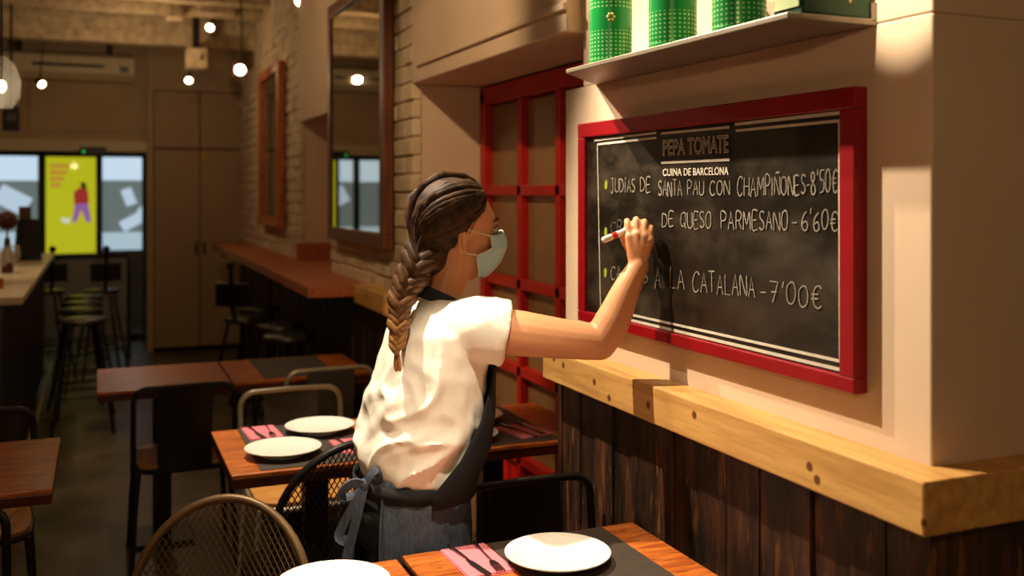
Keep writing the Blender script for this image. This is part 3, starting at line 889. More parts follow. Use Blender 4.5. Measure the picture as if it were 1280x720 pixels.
def napkin(x, y, rz, label, label_k, label_f, w=.115, d=.19, fold=False):
    t = thing('napkin', label, 'napkin', (x, y, TH), rz, 'pink folded napkins')
    b = new(); zt = 0
    for k in range(2):
        box(b, (-w / 2 + .002 * k, -d / 2 + .003 * k, .0032 * k), (w / 2 - .001 * k, d / 2 - .002 * k, .0032 * k + .003))
    obj('folded_cloth', b, M['napkin'], t, bevel=0.001)
    zt = TH + .0064
    r = Matrix.Rotation(rz, 3, 'Z')
    # knife
    k = thing('table_knife', label_k, 'knife', V((x, y, zt)) + r @ V((-.022, 0, 0)), rz + .12, 'knives laid on napkins')
    b = new(); pts = [(-.0075, -.10), (.0065, -.10), (.0065, -.02), (.004, 0), (.004, .004), (-.004, .004), (-.010, -.03), (-.011, -.08)]
    prism(b, [(p[0], p[1], 0) for p in pts], (0, 0, .0018)); obj('blade', b, M['cutlery'], k)
    b = new(); tube(b, [(0, .002, .003), (0, .03, .0035), (0, .09, .004), (0, .1, .004)], [.0032, .0045, .0055, .003], 8, flat=.6); obj('handle', b, M['cutlery'], k, smooth=True)
    # fork
    f = thing('table_fork', label_f, 'fork', V((x, y, zt)) + r @ V((.026, 0, 0)), rz - .06, 'forks laid on napkins')
    b = new(); tube(b, [(0, -.03, .004), (0, .02, .003), (0, .09, .0045), (0, .1, .004)], [.003, .0032, .0065, .003], 8, flat=.5); obj('handle', b, M['cutlery'], f, smooth=True)
    b = new()
    prism(b, [(-.010, -.05, .002), (-.006, -.03, .002), (.006, -.03, .002), (.010, -.05, .002)], (0, 0, .002))
    for q in (-.009, -.003, .003, .009): box(b, (q - .0013, -.095, .002), (q + .0013, -.049, .004))
    obj('tines', b, M['cutlery'], f)
napkin(.812, 2.165, .03, 'pink folded napkin in front, left of the nearest plate', 'table knife lying on the front pink napkin', 'table fork lying on the front pink napkin')
napkin(.535, 3.60, .05, 'pink folded napkin at the back left corner of the lit table', 'knife on the back left napkin of the lit table', 'fork on the back left napkin of the lit table')
napkin(.79, 3.30, .05, 'pink folded napkin seen through the black mesh chair', 'knife on the napkin behind the black mesh chair', 'fork on the napkin behind the black mesh chair')
napkin(1.405, 3.27, .2, 'pink folded napkin on the dark table before the red window', 'knife on the napkin before the red window', 'fork on the napkin before the red window', w=.14)

# ------------------------------------------------------------------ panel-back metal chairs (local: faces +Y, back at y = -0.21)
def make_panel_chair(label, tubem, panelm):
    t = thing('panel_chair', label, 'chair', (0, 0, 0), 0, 'metal chairs with a panel back')
    w = .205
    b = new()
    path = [V((-w, -.20, .45)), V((-w, -.215, .60))]
    r = .06; zt = .795
    for k in range(7):
        a = PI - k * PI / 12
        path.append(V((-w + r + r * math.cos(a), -.232, zt - r + r * math.sin(a))))
    path.append(V((0, -.238, zt + .002)))
    full = path + [V((-p.x, p.y, p.z)) for p in reversed(path[:-1])]
    tube(b, full, .0115, 10); obj('back_frame', b, tubem, t, smooth=True)
    b = new()
    rs = []
    for k in range(9):
        x = -.11 + .22 * k / 8
        yo = -.012 * (1 - (x / .11) ** 2)
        rs.append([V((x, -.205 + yo, .44)), V((x, -.212 + yo, .44)), V((x, -.243 + yo, zt - .004)), V((x, -.236 + yo, zt - .004))])
    rings(b, rs); obj('back_panel', b, panelm, t)
    b = new()
    pts = []
    for k in range(32):
        a = 2 * PI * k / 32
        cx, sy = math.cos(a), math.sin(a)
        pts.append(V((.195 * math.copysign(abs(cx) ** .45, cx), .005 + .195 * math.copysign(abs(sy) ** .45, sy), .445)))
    prism(b, pts, (0, 0, .016)); obj('seat', b, M['seatwood'], t, bevel=0.003)
    b = new(); tube(b, [p * 1.0 + V((0, 0, -.012)) for p in pts], .011, 8, closed=True); obj('seat_frame', b, tubem, t, smooth=True)
    for sx in (-1, 1):
        for sy, top in ((1, .17), (-1, -.195)):
            b = new(); tube(b, [(sx * .185, top, .435), (sx * .2, top + sy * .012, .25), (sx * .212, top + sy * .035, 0)], [.0125, .0115, .0105], 8); obj('leg', b, tubem, t, smooth=True)
    return t
c0 = make_panel_chair('metal chair with a bright worn steel frame at the far side of the lit table', M['tube_metal'], M['panel_metal'])
c0.location = (.735, 3.92, 0); c0.rotation_euler = (0, 0, PI)
dk = make_panel_chair('dark metal chair with its back to the camera at the bare middle table', M['black_metal'], M['black_metal'])
dk.location = (.335, 4.62, 0)
dup(c0, (.975, 4.78, 0), .05, 'metal chair with a pale steel top rail at the far table by the planks')
dup(c0, (1.255, 3.92, 0), PI, 'metal chair half hidden behind the white blouse, in the recess')
dup(dk, (1.114, 2.345, 0), PI, 'dark metal chair beside the planked wall behind the front napkin table')
dup(dk, (-.42, 3.93, 0), PI + .06, 'dark metal chair beyond the table at the left edge')
dup(dk, (-.43, 3.14, 0), 0, 'dark metal chair nearest the camera at the left edge table')

# ------------------------------------------------------------------ mesh-back chairs
def make_mesh_chair(label, m):
    t = thing('mesh_chair', label, 'chair', (0, 0, 0), 0, 'mesh chairs with an arched back')
    A, Z0, B = .22, .655, .235
    def pt(x, z): return V((x, -.235 + 1.1 * x * x - (z - .45) * .12, z))
    path = [pt(-A + .015, .43), pt(-A + .006, .52)]
    for k in range(25):
        a = PI - k * PI / 24
        path.append(pt(A * math.cos(a), Z0 + B * math.sin(a)))
    path += [pt(A - .006, .52), pt(A - .015, .43)]
    b = new(); tube(b, path, .0115, 10); obj('back_frame', b, m, t, smooth=True)
    b = new()
    def inside(x, z):
        if z < .47: return False
        if z <= Z0: return abs(x) < A
        return (x / A) ** 2 + ((z - Z0) / B) ** 2 < 1
    step = .0165; sl = 1.75
    for sg in (-1, 1):
        k = -50
        while k < 90:
            c = k * step * sl
            run = []
            z = .47
            while z <= Z0 + B + .01:
                x = sg * (z - .47 - c) / sl
                if inside(x, z):
                    run.append(pt(x, z))
                elif run:
                    break
                z += .012
            if len(run) > 1: tube(b, run, .0018, 4, cap=False)
            k += 1
    lower = [pt(-A + .01 + (2 * A - .02) * k / 12, .47) for k in range(13)]
    tube(b, lower, .006, 6)
    obj('back_mesh', b, m, t)
    b = new(); R = .215
    lathe(b, [(.0, .448), (R * .6, .444), (R, .448), (R + .008, .455), (R, .464), (R * .6, .456), (0, .454)], 40, cap=False)
    obj('seat', b, m, t, smooth=True)
    for sx in (-1, 1):
        for sy in (1, -1):
            b = new(); tube(b, [(sx * .15, sy * .15, .445), (sx * .19, sy * .2, .2), (sx * .205, sy * .225, 0)], [.011, .0105, .01], 8); obj('leg', b, m, t, smooth=True)
    return t
m1 = make_mesh_chair('bronze arched mesh chair in the foreground at the bottom left', M['bronze'])
m1.location = (.195, 2.29, 0); m1.rotation_euler = (0, 0, PI - .38); m1.scale = (.97, .97, .96)
m2 = make_mesh_chair('black arched mesh chair in front of the lit table', M['darkmesh'])
m2.location = (.62, 3.10, 0); m2.rotation_euler = (0, 0, .25)

# ------------------------------------------------------------------ bar with stools
t = thing('bar_counter', 'long bar counter with a pale lit top at the left edge', 'bar', (-.8, 7.2, 0))
b = new(); box(b, (-1.05, 5.4, 1.06), (-.345, 9.1, 1.10)); obj('counter_top', b, M['bar_top'], t, bevel=0.004, world=True)
b = new(); box(b, (-1.0, 5.47, .12), (-.42, 9.05, 1.06)); obj('bar_body', b, M['bar_front'], t, world=True)
b = new(); box(b, (-1.02, 5.44, .1), (-.43, 5.47, 1.05)); obj('end_panel', b, M['bar_end'], t, bevel=0.003, world=True)
b = new(); box(b, (-.98, 5.5, 0), (-.46, 9.0, .12)); obj('kick_plinth', b, M['black'], t, world=True)
b = new(); tube(b, [(-.36, 5.5, .2), (-.36, 9.0, .2)], .018); obj('foot_rail', b, M['tube_metal'], t, smooth=True, world=True)

def make_stool(label, back):
    t = thing('backed_stool' if back else 'bar_stool', label, 'stool', (0, 0, 0), 0, 'bar stools with backs' if back else 'round bar stools')
    b = new(); lathe(b, [(.135, .72), (.148, .728), (.15, .748), (.142, .757), (.0, .757)], 32, cap=False); lathe(b, [(.135, .72), (.0, .72)], 32, cap=False)
    bmesh.ops.remove_doubles(b, verts=b.verts[:], dist=1e-4)
    obj('seat', b, M['stoolseat'], t, smooth=True)
    for sx in (-1, 1):
        for sy in (-1, 1):
            b = new(); tube(b, [(sx * .085, sy * .085, .72), (sx * .19, sy * .19, 0)], .011, 8); obj('leg', b, M['black_metal'], t, smooth=True)
    b = new(); q = .154
    tube(b, [(q, q, .25), (-q, q, .25), (-q, -q, .25), (q, -q, .25)], .008, 6, closed=True); obj('foot_ring', b, M['black_metal'], t)
    if back:
        b = new(); tube(b, [(0, -.13, .735), (0, -.17, .85), (0, -.185, 1.12)], .016, 8); ball(b, (0, -.185, 1.12), .03, 10); obj('back_post', b, M['black_metal'], t, smooth=True)
        b = new(); box(b, (-.125, -.18, .84), (.125, -.155, 1.0)); obj('back_pad', b, M['leather'], t, bevel=0.008)
    return t
s0 = make_stool('round bar stool nearest the camera along the left bar', False)
s0.location = (-.10, 7.30, 0)
dup(s0, (-.125, 7.90, 0), .2, 'second round bar stool from the camera along the left bar')
dup(s0, (-.125, 8.36, 0), .1, 'third round bar stool from the camera along the left bar')
dup(s0, (-.12, 8.84, 0), .3, 'farthest round bar stool along the left bar')
dup(s0, (1.05, 6.02, 0), .1, 'round stool nearest the camera under the right wall counter')
dup(s0, (1.08, 6.50, 0), .3, 'second round stool under the right wall counter')
dup(s0, (1.10, 7.52, 0), .0, 'third round stool under the right wall counter, next to the backed one')
k0 = make_stool('black backed bar stool standing by the left bar', True)
k0.location = (.02, 9.35, 0); k0.rotation_euler = (0, 0, .2)
dup(k0, (.93, 6.98, 0), -.7, 'black backed bar stool at the right wall counter')
dup(k0, (-.42, 9.45, 0), .3, 'black backed bar stool beyond the far end of the left bar')

# things on the bar
BT = 1.10
def wine_glass(x, y, label):
    t = thing('wine_glass', label, 'glass', (x, y, BT), 0, 'wine glasses on the bar')
    b = new(); lathe(b, [(.033, 0), (.033, .002), (.006, .006), (.0035, .02), (.0035, .085), (.008, .095)], 24); obj('stem', b, M['clear'], t, smooth=True)
    b = new(); lathe(b, [(.006, .095), (.03, .11), (.042, .14), (.04, .175), (.033, .205), (.031, .205), (.038, .175), (.04, .14), (.028, .112), (.004, .098)], 28, cap=False); obj('bowl', b, M['clear'], t, smooth=True)
wine_glass(-.46, 6.40, 'empty wine glass standing at the edge of the bar')
wine_glass(-.50, 6.15, 'wine glass partly cut off by the left edge of the picture')
q = PY(35, 300, 8.2)
t = thing('menu_stand', 'black tapered box standing on the bar', 'box', (q.x, 8.2, BT))
b = new(); w = .085
rings(b, [[V((sx * w * s, sy * .05 * s, z)) for sx, sy in ((-1, -1), (1, -1), (1, 1), (-1, 1))] for z, s in ((0, 1.1), (.30, .85))]); obj('box_body', b, M['black'], t, bevel=0.004)
b = new(); box(b, (-.06, -.05, .30), (.06, .05, .306)); obj('rim', b, M['black_metal'], t)
b = new(); box(b, (q.x - .06, 8.16, BT + .307), (q.x + .02, 8.24, BT + .40)); tag(obj('olive_box', b, plain('olive_card', '#5a4a1c', 0.7), bevel=0.003), 'small olive box on top of the black box on the bar', 'box')
q = PY(9, 300, 7.0)
t = thing('bottle_vase', 'slim brown vase with a dark round flower head on the bar', 'vase', (q.x, 7.0, BT))
b = new(); lathe(b, [(.035, 0), (.038, .01), (.036, .12), (.02, .16), (.016, .22)], 20); obj('vase_body', b, plain('brown_glass', '#4a220e', 0.2), t, smooth=True)
b = new()
for k in range(40):
    a = k * 2.4; zz = 1 - 2 * (k + .5) / 40; rr = math.sqrt(1 - zz * zz)
    ball(b, V((rr * math.cos(a), rr * math.sin(a), zz)) * .045 + V((0, 0, .33)), .018, 6)
ball(b, (0, 0, .33), .045, 10); tube(b, [(0, 0, .2), (0, 0, .3)], .006)
obj('flower_head', b, plain('dried_flower', '#4a1e22', 0.8, var=0.3), t, smooth=True)
b = new(); q = PY(3, 350, 6.0); lathe(b, [(.03, 0), (.034, .004), (.034, .05), (.03, .05), (.028, .01), (0, .008)], 20, (0, 0, 0)); o = tag(obj('candle_holder', b, plain('copper_cup', '#a0501c', 0.35, 0.4), smooth=True), 'small orange brown cup at the left edge of the bar', 'cup'); o.location = (q.x - .02, 5.9, BT)

# ------------------------------------------------------------------ fixtures near the ceiling at the back
a = PY(0, 95, 10.3); c = PY(168, 70, 10.3)
t = thing('air_conditioner', 'long off-white air conditioner under the ceiling above the entrance', 'air conditioner', (-.4, 10.4, a.z))
x0 = -1.0
b = new(); rings(b, [[V((x, 10.3, c.z - .03)), V((x, 10.3, a.z + .06)), V((x, 10.38, a.z)), V((x, 10.6, a.z)), V((x, 10.6, c.z)), V((x, 10.34, c.z))] for x in (x0, c.x)]); obj('casing', b, M['acwhite'], t, bevel=0.006, world=True)
q = PY(40, 79, 10.3); r = PY(130, 79, 10.3)
b = new(); box(b, (q.x, 10.293, q.z - .014), (r.x, 10.3, q.z + .014)); obj('air_slot', b, M['black'], t, world=True)
q = PY(154, 87, 10.3)
b = new(); box(b, (q.x - .03, 10.294, q.z - .03), (q.x + .05, 10.3, q.z + .03)); obj('control_panel', b, M['panel_metal'], t, world=True)
for xx in (-.7, .1):
    b = new(); box(b, (xx - .02, 10.45, c.z), (xx + .02, 10.5, 3.1)); obj('hanger', b, M['black'], t, world=True)

def spot_head(px, py, y, label, r=.035, power=0, side=0.0, red=False, cat='spotlight'):
    q = PY(px, py, y)
    t = thing('track_spot', label, cat, q)
    aim = (CAM - q); aim.z = 0; aim.normalize(); aim = (aim + V((side, 0, -.55))).normalized()
    rot = aim.to_track_quat('Z', 'Y').to_matrix()
    b = new(); lathe(b, [(r * .5, -.11), (r * .8, -.1), (r * 1.0, -.02), (r * 1.12, .0), (r * 1.05, .0), (r * .95, -.01)], 20, cap=False)
    lathe(b, [(.0, -.11), (r * .5, -.11)], 20, cap=False)
    for v in b.verts: v.co = rot @ v.co
    obj('housing', b, M['black_metal'], t, smooth=True)
    b = new(); ball(b, (0, 0, -.012), (r * .93, r * .93, r * .5), 16)
    for v in b.verts: v.co = rot @ v.co
    obj('bulb', b, M['bulb'], t, smooth=True)
    top = 3.36 - q.z
    p0 = rot @ V((0, 0, -.09))
    b = new(); tube(b, smooth_path([p0, p0 + V((0.02, .05, .08)), V((.02, .1, top - .06)), V((.02, .1, top))], 5), .007, 6); obj('stem', b, M['black_metal'], t, smooth=True)
    b = new(); lathe(b, [(.04, top - .02), (.04, top)], 16, (.02, .1, 0)); obj('ceiling_rose', b, M['black_metal'], t)
    if red:
        b = new(); p = rot @ V((0, 0, -.03))
        for s in (-1, 1):
            box(b, p + V((-.005 + s * .045, -.02, -.06)), p + V((.005 + s * .045, .05, .06)))
        obj('barn_door', b, M['redwin'], t, world=False)
spot_head(53, 106, 9.6, 'small lit spotlight in front of the bulkhead below the air conditioner', .032, side=.5)
spot_head(236, 101, 9.4, 'small lit spotlight above the beige cupboard, lower of two', .032)
spot_head(262, 35, 9.0, 'lit spotlight nearest the ceiling beams', .035, side=-.3)
spot_head(300, 88, 8.2, 'brightest round spotlight with red side flaps before the far mirror', .046, red=True)
spot_head(375, 2, 7.2, 'yellowish spotlight at the top edge left of the near mirror', .04, side=-.2)
# grey blocks hanging between the beams
for (px0, py0, px1, py1, y, lab, cat, nm) in ((232, 62, 258, 86, 9.2, 'pale projector box hanging below the ceiling beam', 'projector', 'projector'),
                                           (248, 0, 292, 18, 8.8, 'pale duct box between the ceiling beams near the top edge', 'duct', 'duct_box'),
                                           (208, 0, 228, 24, 8.8, 'narrow pale bracket block at the top edge beside the duct box', 'bracket', 'ceiling_block')):
    a = PY(px0, py1, y); c = PY(px1, py0, y)
    t = thing(nm, lab, cat, ((a.x + c.x) / 2, y, a.z))
    b = new(); box(b, (a.x, y - .1, a.z), (c.x, y + .1, c.z)); obj('case', b, M['beam'], t, bevel=0.01, world=True)
    b = new(); box(b, ((a.x + c.x) / 2 - .03, y - .03, c.z), ((a.x + c.x) / 2 + .03, y + .03, 3.36)); obj('hanger', b, M['black_metal'], t, world=True)
    b = new(); lathe(b, [(.025, 0), (.025, .03)], 14)
    for v in b.verts: v.co = V(((a.x + c.x) / 2 + .03, y - .1 - v.co.z, (a.z + c.z) / 2 + v.co.y))
    for v in b.verts: v.co.z = (a.z + c.z) / 2 + (v.co.z - (a.z + c.z) / 2)
    obj('knob', b, M['acwhite'], t, world=True)
q = PY(14, 148, 9.0)
t = thing('wall_speaker', 'small black speaker box high at the left edge', 'speaker', q)
b = new(); box(b, (-.06, -.06, -.1), (.06, .06, .1)); obj('cabinet', b, M['black'], t, bevel=0.006)
b = new(); lathe(b, [(.04, 0), (.03, .004), (.0, .002)], 18)
for v in b.verts: v.co = V((v.co.x, -.061 - v.co.z, v.co.y))
obj('cone', b, M['panel_metal'], t)
b = new(); tube(b, [(0, 0, .1), (0, 0, 3.36 - q.z)], .01); obj('hanger', b, M['black_metal'], t)
q = PY(2, 108, 5.2)
t = thing('glass_pendant', 'clear glass pendant lamp at the left edge', 'lamp', q)
b = new(); lathe(b, [(.02, .14), (.06, .10), (.085, .03), (.08, -.05), (.05, -.10), (.048, -.10), (.077, -.05), (.082, .03), (.058, .098), (.018, .137)], 28, cap=False); obj('glass_shade', b, M['clear'], t, smooth=True)
b = new(); ball(b, (0, 0, 0), (.02, .02, .028), 12); obj('bulb', b, M['bulb'], t, smooth=True)
b = new(); tube(b, [(0, 0, .025), (0, 0, 3.36 - q.z)], .006); obj('cord', b, M['black'], t)

#PERSON
# ------------------------------------------------------------------ the person writing on the board
pt_ = thing('person', 'person in white blouse, denim apron and pale face mask, writing on the chalkboard', 'person', (0.75, 2.5, 0))
FZ = V((1, 0, 0)); SZ_ = V((0, -1, 0)); UZ = V((0, 0, 1))       # facing the chalkboard wall; SZ_ is the person's right, towards the camera
def ring(c, a, b, f=FZ, s=SZ_, n=28, ph0=0, ph1=2 * PI, closed=True, tilt=0.0, sq=1.0):
    c = V(c); out = []
    m = n if closed else n + 1
    for k in range(m):
        ph = ph0 + (ph1 - ph0) * k / n
        cx, sy = math.cos(ph), math.sin(ph)
        if sq != 1: cx = math.copysign(abs(cx) ** sq, cx); sy = math.copysign(abs(sy) ** sq, sy)
        p = c + f * (a * cx) + s * (b * sy)
        p.z += tilt * a * cx
        out.append(p)
    return out
# joints
shR = P(603, 410, 2.52); elR = P(749, 428, 2.555); wrR = P(798, 333, 2.575)
shL = V((.835, 2.665, 1.27)); elL = V((.845, 2.735, 1.02)); wrL = V((.905, 2.71, .80))
E = P(570, 300, 2.64)                                       # between the ears
hd = lambda f, s, u: E + V((f * .985 + s * 0.0, -s, u))
neck0 = V((.835, 2.50, 1.30)); 
hipR, hipL = V((.745, 2.415, .84)), V((.745, 2.585, .84))
knR, knL = V((.745, 2.405, .46)), V((.79, 2.60, .46))
anR, anL = V((.705, 2.40, .085)), V((.76, 2.61, .085))

# --- hand joints (photo pixels + depth)
thumb = [P(791, 318, 2.578), P(782, 304, 2.598), P(779, 293, 2.612), P(783, 286, 2.622)]
fing = [
    [P(787, 296, 2.572), P(784.5, 279, 2.586), P(783.5, 277, 2.612), P(784, 287, 2.630)],
    [P(797, 293, 2.567), P(795.5, 276.5, 2.580), P(795, 275, 2.608), P(795, 286, 2.630)],
    [P(806, 295, 2.563), P(806, 279, 2.575), P(805.5, 278, 2.602), P(804, 290, 2.622)],
    [P(813, 300, 2.560), P(814, 286, 2.570), P(813, 285, 2.590), P(811, 296, 2.606)]]
def finger(bm, js, r0, r1):
    pts = smooth_path(js, 6)
    tube(bm, pts, lerp_list([r0, r0 * .95, (r0 + r1) / 2, r1], len(pts)), 10)
    ball(bm, js[-1], r1, 10); ball(bm, js[1], r0 * 1.04, 10)
def capsule_path(bm, ctrl, rad, n=14, k=6):
    pts = smooth_path(ctrl, k)
    tube(bm, pts, lerp_list(rad, len(pts)), n)
    ball(bm, ctrl[0], rad[0], 14); ball(bm, ctrl[-1], rad[-1], 14)

# --- body: one continuous skin
b = new()
rings(b, [ring((.745, 2.5, .80), .10, .145), ring((.75, 2.5, .90), .098, .14), ring((.775, 2.5, 1.02), .09, .125), ring((.80, 2.5, 1.15), .10, .14), ring((.815, 2.5, 1.25), .095, .15), ring((.828, 2.5, 1.32), .06, .085)])
capsule_path(b, [V((.828, 2.5, 1.29)), V((.845, 2.5, 1.36)), hd(-.005, 0, -.06), hd(.0, 0, -.01)], [.062, .053, .052, .055], 18)
# shoulders
capsule_path(b, [V((.825, 2.46, 1.285)), shR], [.06, .058]); capsule_path(b, [V((.825, 2.54, 1.285)), shL], [.06, .055])
# head
ball(b, hd(-.004, 0, .060), (.104, .074, .092), 32)
ball(b, hd(.035, 0, -.020), (.066, .059, .088), 28)
ball(b, hd(.050, 0, .040), (.062, .060, .070), 28)
ball(b, hd(.072, 0, -.078), (.026, .026, .022), 16)
rings(b, [[hd(.100, -.009, .040), hd(.109, 0, .042), hd(.100, .009, .040), hd(.09, 0, .04)], [hd(.098, -.014, .006), hd(.126, 0, .006), hd(.098, .014, .006), hd(.085, 0, .006)], [hd(.095, -.018, -.012), hd(.122, 0, -.012), hd(.095, .018, -.012), hd(.08, 0, -.012)]])
ball(b, hd(.1, 0, .045), (.016, .042, .010), 14)      # brow ridge
ball(b, hd(.096, 0, -.045), (.014, .024, .008), 12); ball(b, hd(.093, 0, -.056), (.014, .02, .008), 12)   # lips
for s in (1, -1):
    ball(b, hd(.062, s * .040, -.002), (.026, .018, .026), 14)     # cheekbones
    # ears
    ec = hd(-.004, s * .074, .0)
    pts = [ec + V((.012 * math.cos(a) * .9 - .006, -s * (.004 + .006 * (1 - math.cos(a)) * .5), .030 * math.sin(a))) for a in [2 * PI * k / 20 for k in range(20)]]
    tube(b, pts, .0055, 8, closed=True)
    ball(b, ec + V((-.004, 0, 0)), (.012, .004, .026), 12)
    ball(b, ec + V((.004, 0, -.028)), (.007, .004, .008), 10)
# right arm raised to the board
capsule_path(b, [shR, shR.lerp(elR, .35) + V((0, 0, -.002)), shR.lerp(elR, .75) + V((0, 0, -.002)), elR], [.060, .058, .050, .046], 18)
capsule_path(b, [elR, elR.lerp(wrR, .3) + V((.004, 0, -.004)), elR.lerp(wrR, .7), wrR], [.046, .046, .036, .0275], 18)
# right palm
mc = [f[0] for f in fing]
for f, w in zip(fing, (.0155, .016, .0155, .014)):
    capsule_path(b, [wrR + (f[0] - wrR) * .12, wrR.lerp(f[0], .6), f[0]], [.019, w * 1.05, w * .82], 10)
capsule_path(b, [wrR, thumb[0]], [.024, .017], 12)
for f, r in zip(fing, (.0092, .0096, .0090, .0080)): finger(b, f, r, r * .82)
finger(b, thumb, .0108, .0085)
# left arm bent at the side, hand resting on the apron
capsule_path(b, [shL, shL.lerp(elL, .5), elL], [.056, .05, .044], 16)
capsule_path(b, [elL, elL.lerp(wrL, .35), wrL], [.043, .041, .026], 16)
hx = (wrL - elL).normalized(); hy = V((0, 1, 0)).cross(hx).normalized(); hn = -hx.cross(hy)
for k, (o, l) in enumerate(((-.027, .068), (-.009, .076), (.009, .072), (.026, .058))):
    m_ = wrL + hx * .085 + hy * o
    capsule_path(b, [wrL + hx * .01 + hy * o * .5, m_], [.018, .0125], 10)
    finger(b, [m_, m_ + hx * l * .42 - hn * .006, m_ + hx * l * .68 - hn * .018, m_ + hx * l * .85 - hn * .034], .0088, .0072)
finger(b, [wrL + hx * .02 - hy * .022, wrL + hx * .05 - hy * .042, wrL + hx * .078 - hy * .046, wrL + hx * .098 - hy * .040], .0108, .0085)
# legs
for hp, kn, an in ((hipR, knR, anR), (hipL, knL, anL)):
    capsule_path(b, [hp, hp.lerp(kn, .5), kn, kn.lerp(an, .3) + V((-.012, 0, 0)), an], [.078, .068, .052, .05, .036], 16)
    capsule_path(b, [an + V((-.01, 0, -.03)), an + V((.13, 0, -.05))], [.036, .028], 12)
body = remesh(b, .0042, 3, .45)
obj('body', body, M['skin'], pt_, smooth=True, world=True)

# --- eyes, brows, lashes
for s, nm in ((1, 'eye'), (-1, 'eye')):
    b = new(); ball(b, hd(.094, s * .031, .028), .0125, 16); e = obj(nm, b, M['eye_white'], pt_, smooth=True, world=True)
    b = new(); ball(b, hd(.1020, s * .0325, .028), (.0052, .0052, .0062), 12); obj('iris', b, M['eye_dark'], e, smooth=True, world=True)
    b = new(); tube(b, smooth_path([hd(.103, s * .021, .036), hd(.1065, s * .031, .0395), hd(.100, s * .042, .036), hd(.092, s * .048, .031)], 5), .0022, 6); obj('lashes', b, M['eye_dark'], e, world=True)
    b = new(); pts = smooth_path([hd(.113, s * .014, .051), hd(.111, s * .028, .0575), hd(.1, s * .042, .056), hd(.089, s * .051, .048)], 5)
    tube(b, pts, lerp_list([.0035, .0042, .0036, .0018], len(pts)), 6, flat=.6); obj('eyebrow', b, M['hair'], pt_, smooth=True, world=True)

# --- face mask: shell around nose, mouth and chin
b = new(); rs = []
rows = [(.026, .132, .050, .078), (.012, .140, .053, .078), (-.006, .143, .055, .080), (-.020, .142, .057, .080), (-.030, .139, .0585, .058), (-.038, .136, .060, .034), (-.056, .129, .058, .036), (-.078, .113, .053, .040), (-.094, .095, .047, .044), (-.105, .078, .036, .046)]
def mask_pt(row, t):
    u, fm, sw, fs = rows[row]
    a = t * PI / 2
    f = fs + (fm - fs) * (max(0, math.cos(a)) ** .75)
    return hd(f, (sw + .009) * math.sin(a) if abs(t) < 1 else (sw + .009) * (1 if t > 0 else -1), u - .012 * abs(math.sin(a)) * (1 if row < 3 else .0) + (.010 * abs(math.sin(a)) if row > 6 else 0))
n = 26
outer = [[mask_pt(r, -1 + 2 * k / n) for k in range(n + 1)] for r in range(len(rows))]
vs = [[b.verts.new(p) for p in r] for r in outer]
for r in range(len(rows) - 1):
    for k in range(n): b.faces.new((vs[r][k], vs[r][k + 1], vs[r + 1][k + 1], vs[r + 1][k]))
mk = obj('face_mask', b, M['mask'], pt_, smooth=True, world=True)
mk.modifiers.clear()
sb = mk.modifiers.new('sub', 'SUBSURF'); sb.levels = 1; sb.render_levels = 2
so = mk.modifiers.new('thick', 'SOLIDIFY'); so.thickness = .0018; so.offset = 0
b = new(); tube(b, [mask_pt(0, -1 + 2 * k / n) + V((0.0, 0, -.003)) for k in range(n + 1)], .0022, 6, flat=.5); obj('mask_border', b, M['maskwhite'], mk, smooth=True, world=True)
for s in (1, -1):
    side = [mask_pt(r, s) for r in range(len(rows))]
    b = new(); tube(b, side, .0022, 6); obj('mask_side', b, M['maskwhite'], mk, world=True)
    b = new()
    tube(b, smooth_path([mask_pt(0, s) + V((0, 0, -.004)), hd(.030, s * .070, .024), hd(-.002, s * .079, .032), hd(-.018, s * .082, .016), hd(-.016, s * .080, -.014), hd(.006, s * .074, -.032), hd(.028, s * .070, -.036), mask_pt(5, s)], 6), .0016, 6)
    obj('ear_loop', b, M['maskwhite'], mk, smooth=True, world=True)

# --- hair: swept back mass with locks, gathered into a braid
HC = V((-.020, 0, .066)); HR = V((.110, .089, .103))
def hp(d, k=1.0):
    d = V(d).normalized()
    return V((HC.x + d.x * HR.x * k, HC.y + d.y * HR.y * k, HC.z + d.z * HR.z * k))
def hairline(u):
    """how far forward the hair reaches at height u above the ears"""
    tab = [(-.12, -.045), (-.03, -.024), (.0, -.020), (.025, .004), (.05, .014), (.08, .026), (.105, .048), (.128, .080), (.2, .12)]
    for (a, fa), (c, fc) in zip(tab, tab[1:]):
        if u <= c: return fa + (fc - fa) * max(0, (u - a) / (c - a))
    return .12
b = new()
vv = ball(b, (0, 0, 0), 1, 56)
for v in vv:
    q = hp(v.co)
    lim = hairline(q.z)
    if q.x > lim: 
        # pull points in front of the hairline inside the head
        q = V((lim - (q.x - lim) * .15, q.y * .80, HC.z + (q.z - HC.z) * .84))
    v.co = hd(q.x, q.y, q.z)
